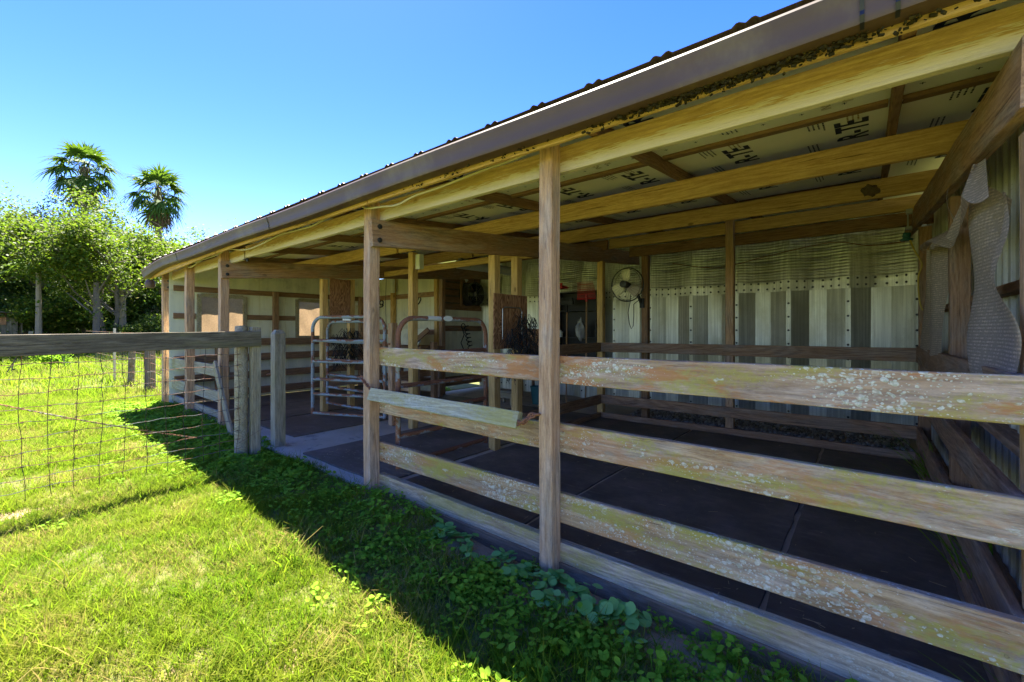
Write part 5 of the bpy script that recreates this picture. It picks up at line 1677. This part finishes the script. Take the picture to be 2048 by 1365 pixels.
def fan_palm(label, bx, by, hgt, rad, seed, trunk=.2):
    r = random.Random(seed)
    bz = float(gz(bx, by)) - .1
    t = thing("fan_palm", label, "palm tree", (bx, by, bz), "fan palms behind the trees")
    mb = MB()
    pts_ = [(bx + .12 * math.sin(i * .5 + seed), by, bz + hgt * i / 14) for i in range(15)]
    mb.tube(pts_, [trunk * (1.35 if i == 0 else 1.0 + .05 * math.sin(i * 2.4) - .02 * i / 3) for i in range(15)], 10)
    obj("trunk", mb, M['bark_pale'], t)
    top = Vector(pts_[-1])
    def frond(az, el, L, mat, droop):
        V, Fc = [], []
        d = Vector((math.cos(az) * math.cos(el), math.sin(az) * math.cos(el), math.sin(el)))
        pet = L * .60
        side = d.cross(Vector((0, 0, 1))).normalized()
        pts2 = [Vector((0, 0, -.1)) + d * (pet * k / 4) + Vector((0, 0, -droop * .25 * (k / 4) ** 2 * L)) for k in range(5)]
        for k in range(4):
            o = len(V); w_ = .018
            V += [pts2[k] - side * w_, pts2[k] + side * w_, pts2[k + 1] + side * w_ * .8, pts2[k + 1] - side * w_ * .8]
            Fc.append((o, o + 1, o + 2, o + 3))
        hub = pts2[-1]
        ax = (pts2[-1] - pts2[-2]).normalized()
        nrm = side.cross(ax).normalized()
        ns = 22
        for k in range(ns):
            a_ = -2.05 + 4.1 * k / (ns - 1)
            dr = (ax * math.cos(a_) + side * math.sin(a_) + nrm * .12 * (1 if k % 2 else -1)).normalized()
            l = L * .56 * (1 - .22 * abs(a_) / 2.05) * r.uniform(.88, 1.08)
            sd = dr.cross(nrm).normalized()
            ws = [.022, .055, .034, .008]
            prev = None
            for q in range(4):
                tt = q / 3
                p = hub + dr * (l * tt) + Vector((0, 0, -l * droop * (.6 * max(0, tt - .45) ** 1.5 * 2 + .12 * tt)))
                pr = (p - sd * ws[q] * L * .6, p + sd * ws[q] * L * .6)
                if prev:
                    o = len(V); V.extend([prev[0], prev[1], pr[1], pr[0]]); Fc.append((o, o + 1, o + 2, o + 3))
                prev = pr
        return np_mesh("frond", [tuple(v) for v in V], Fc, M[mat])
    for k in range(27):
        tt = k / 26
        el = 1.30 - 2.05 * tt + r.uniform(-.12, .12)
        me = frond(k * 2.4 + r.uniform(-.2, .2), el, rad * r.uniform(.85, 1.1) * (1.0 - .1 * tt), 'palm', .35 + .55 * tt)
        o = bpy.data.objects.new("frond", me); o.matrix_basis = Matrix.Translation(top); link(o, t)
    for k in range(8):
        me = frond(k * .8 + r.uniform(-.2, .2), -1.15 + r.uniform(-.2, .15), rad * .75, 'palm_dry', .8)
        o = bpy.data.objects.new("dead_frond", me); o.matrix_basis = Matrix.Translation(top - Vector((0, 0, .35))); link(o, t)
    mb = MB()
    for k in range(24):
        a_ = r.uniform(0, 6.28); z = r.uniform(-.9, .1)
        mb.tube([top + Vector((trunk * .8 * math.cos(a_), trunk * .8 * math.sin(a_), z)), top + Vector((trunk * 1.7 * math.cos(a_), trunk * 1.7 * math.sin(a_), z + .35))], [.05, .02], 4, False)
    obj("leaf_base", mb, M['palm_dry'], t)["kind"] = "stuff"
fan_palm("taller fan palm on the left rising above the bushy trees", -37.6, 4.2, 11.2, 2.05, 2, .19)
fan_palm("shorter fan palm on the right nearer the barn roof", -34.0, 7.1, 9.8, 1.85, 5, .19)

def feather_palm(label, bx, by, hgt, L, seed):
    r = random.Random(seed); bz = float(gz(bx, by))
    t = thing("feather_palm", label, "palm tree", (bx, by, bz), "feather palms")
    mb = MB(); mb.tube([(bx, by, bz - .1), (bx + .05, by, bz + hgt * .5), (bx, by, bz + hgt)], [.14, .11, .09], 8); obj("trunk", mb, M['bark_pale'], t)
    top = Vector((bx, by, bz + hgt))
    for k in range(13):
        az = k * 2.4 + r.uniform(-.2, .2); V, Fc = [], []
        el = r.uniform(.2, 1.2)
        d = Vector((math.cos(az), math.sin(az), 0)); sd = Vector((-math.sin(az), math.cos(az), 0))
        for i in range(26):
            s_ = i / 25
            p = d * (L * s_ * math.cos(el)) + Vector((0, 0, L * s_ * math.sin(el) - L * .75 * s_ * s_))
            for q in (-1, 1):
                l = L * .26 * math.sin(math.pi * (.12 + .84 * s_))
                tip = p + sd * (q * l * .8) + d * (l * .45) + Vector((0, 0, -l * .45))
                o = len(V); w_ = d * .028
                V += [p - w_, p + w_, tip + w_ * .2, tip - w_ * .2]; Fc.append((o, o + 1, o + 2, o + 3))
        o = bpy.data.objects.new("frond", np_mesh("frond", [tuple(v) for v in V], Fc, M['leaf_d'])); o.matrix_basis = Matrix.Translation(top); link(o, t)
feather_palm("feathery palm beside the barn's far roof corner", -39.6, 9.3, 5.6, 2.6, 4)
feather_palm("small feathery palm drooping from the big left tree", -31.5, 1.9, 4.2, 1.7, 9)

# bare trunks seen below the crowns
for (bx, by, h, rr, mt_, lb) in [(-31.4, 5.0, 3.6, .15, 'bark_pale', "pale straight trunk between the bushy tree and the second palm"), (-28.6, 3.6, 3.6, .13, 'bark', "dark ringed trunk leaning in front of the shrubs")]:
    bz = float(gz(bx, by)) - .1
    t = thing("bare_trunk", lb, "tree trunk", (bx, by, bz), "bare trunks below the crowns")
    mb = MB(); mb.tube([(bx, by, bz), (bx + .04, by, bz + h * .5), (bx - .02, by, bz + h)], [rr * 1.2, rr, rr * .8], 10); obj("trunk", mb, M[mt_], t)
    mb = MB()
    for k in range(4):
        mb.tube([(bx, by, bz + h * (.55 + .1 * k)), (bx + (.5 if k % 2 else -.5), by + .3 * (k - 2), bz + h * (.75 + .1 * k)), (bx + (1.1 if k % 2 else -1.1), by + .5 * (k - 2), bz + h * (.9 + .1 * k))], [.05, .035, .015], 5)
    obj("branch", mb, M['bark'], t)

# old dark shed at the left edge
sh = thing("old_shed", "old dark wooden shed with a sagging roof at the left edge", "shed", (-33.9, .5, .2))
for i in range(12):
    y = -.9 + i * .19
    board("wall_board", sh, M['fence'], (-32.9, y, .1), (-32.9, y, 2.15 + random.uniform(-.05, .05)), .03, .18, up=(0, 1, 0))
board("wall_board", sh, M['ply'], (-32.85, -.9, 1.95), (-32.85, .9, 1.95), .03, .55)
for i in range(6):
    board("side_board", sh, M['fence'], (-33.0 - i * .3, 1.42, .1), (-33.0 - i * .3, 1.42, 2.1), .03, .28, up=(1, 0, 0))
board("roof_sheet", sh, M['roof'], (-33.9, -1.0, 2.42), (-33.9, 1.75, 2.22), 2.6, .04)
for i, (y, l) in enumerate([(1.6, 1.2), (1.75, .9), (1.9, 1.1)]):
    tag(board("scrap_board", None, M['fpost'], (-32.2, y, .15), (-32.5, y + .1, .15 + l), .03, .16, up=(0, 1, 0)), ["tall grey scrap board leaning by the old shed", "short scrap board leaning in the middle by the old shed", "rightmost scrap board leaning by the old shed"][i], "board", "scrap boards by the shed")

# side fence continuing from the barn's far corner, and a far tube gate
sf = thing("side_fence", "wire fence with a thick stump post and a leaning post beyond the barn", "fence", (-13.0, 2.3, .1))
mb = MB(); mb.lathe([(0, -.1), (.10, -.1), (.095, .5), (.09, 1.18), (.0, 1.2)], (-11.86, 2.33, .12), 'Z', 12); obj("thick_post", mb, M['bark'], sf)
mb = MB(); mb.tube([(-13.55, 2.3, .0), (-13.35, 2.3, 1.25)], [.07, .06], 10); obj("leaning_post", mb, M['fence'], sf)
mb = MB(); mb.box((-14.6, 2.17, .75), (.045, .045, 1.4)); obj("steel_stake", mb, M['steel'], sf, False)
for i, z in enumerate([.2, .36, .52, .68, .84, 1.0, 1.16, 1.28]):
    mb = MB(); mb.tube([(-9.95, 2.25, z), (-11.76, 2.28, z + .05), (-13.4, 2.28, z + .06), (-14.6, 2.15, z + .07), (-18.5, 2.1, z + .1)], .003, 4); obj("horizontal_wire", mb, M['wire'], sf)
for i in range(44):
    x = -9.98 - i * .19
    mb = MB(); mb.tube([(x, 2.26, .1), (x + .01, 2.27, 1.33)], .0025, 4); obj("vertical_wire", mb, M['wire'], sf)
fg, PF, LF = tube_gate("tube_gate", "silver tube gate standing in the pasture behind the far corner of the barn", (-12.5, 4.6), (-16.6, 3.6), .35, 1.52, M['gate'], [.25, .5, .75, .98], group="far gates")
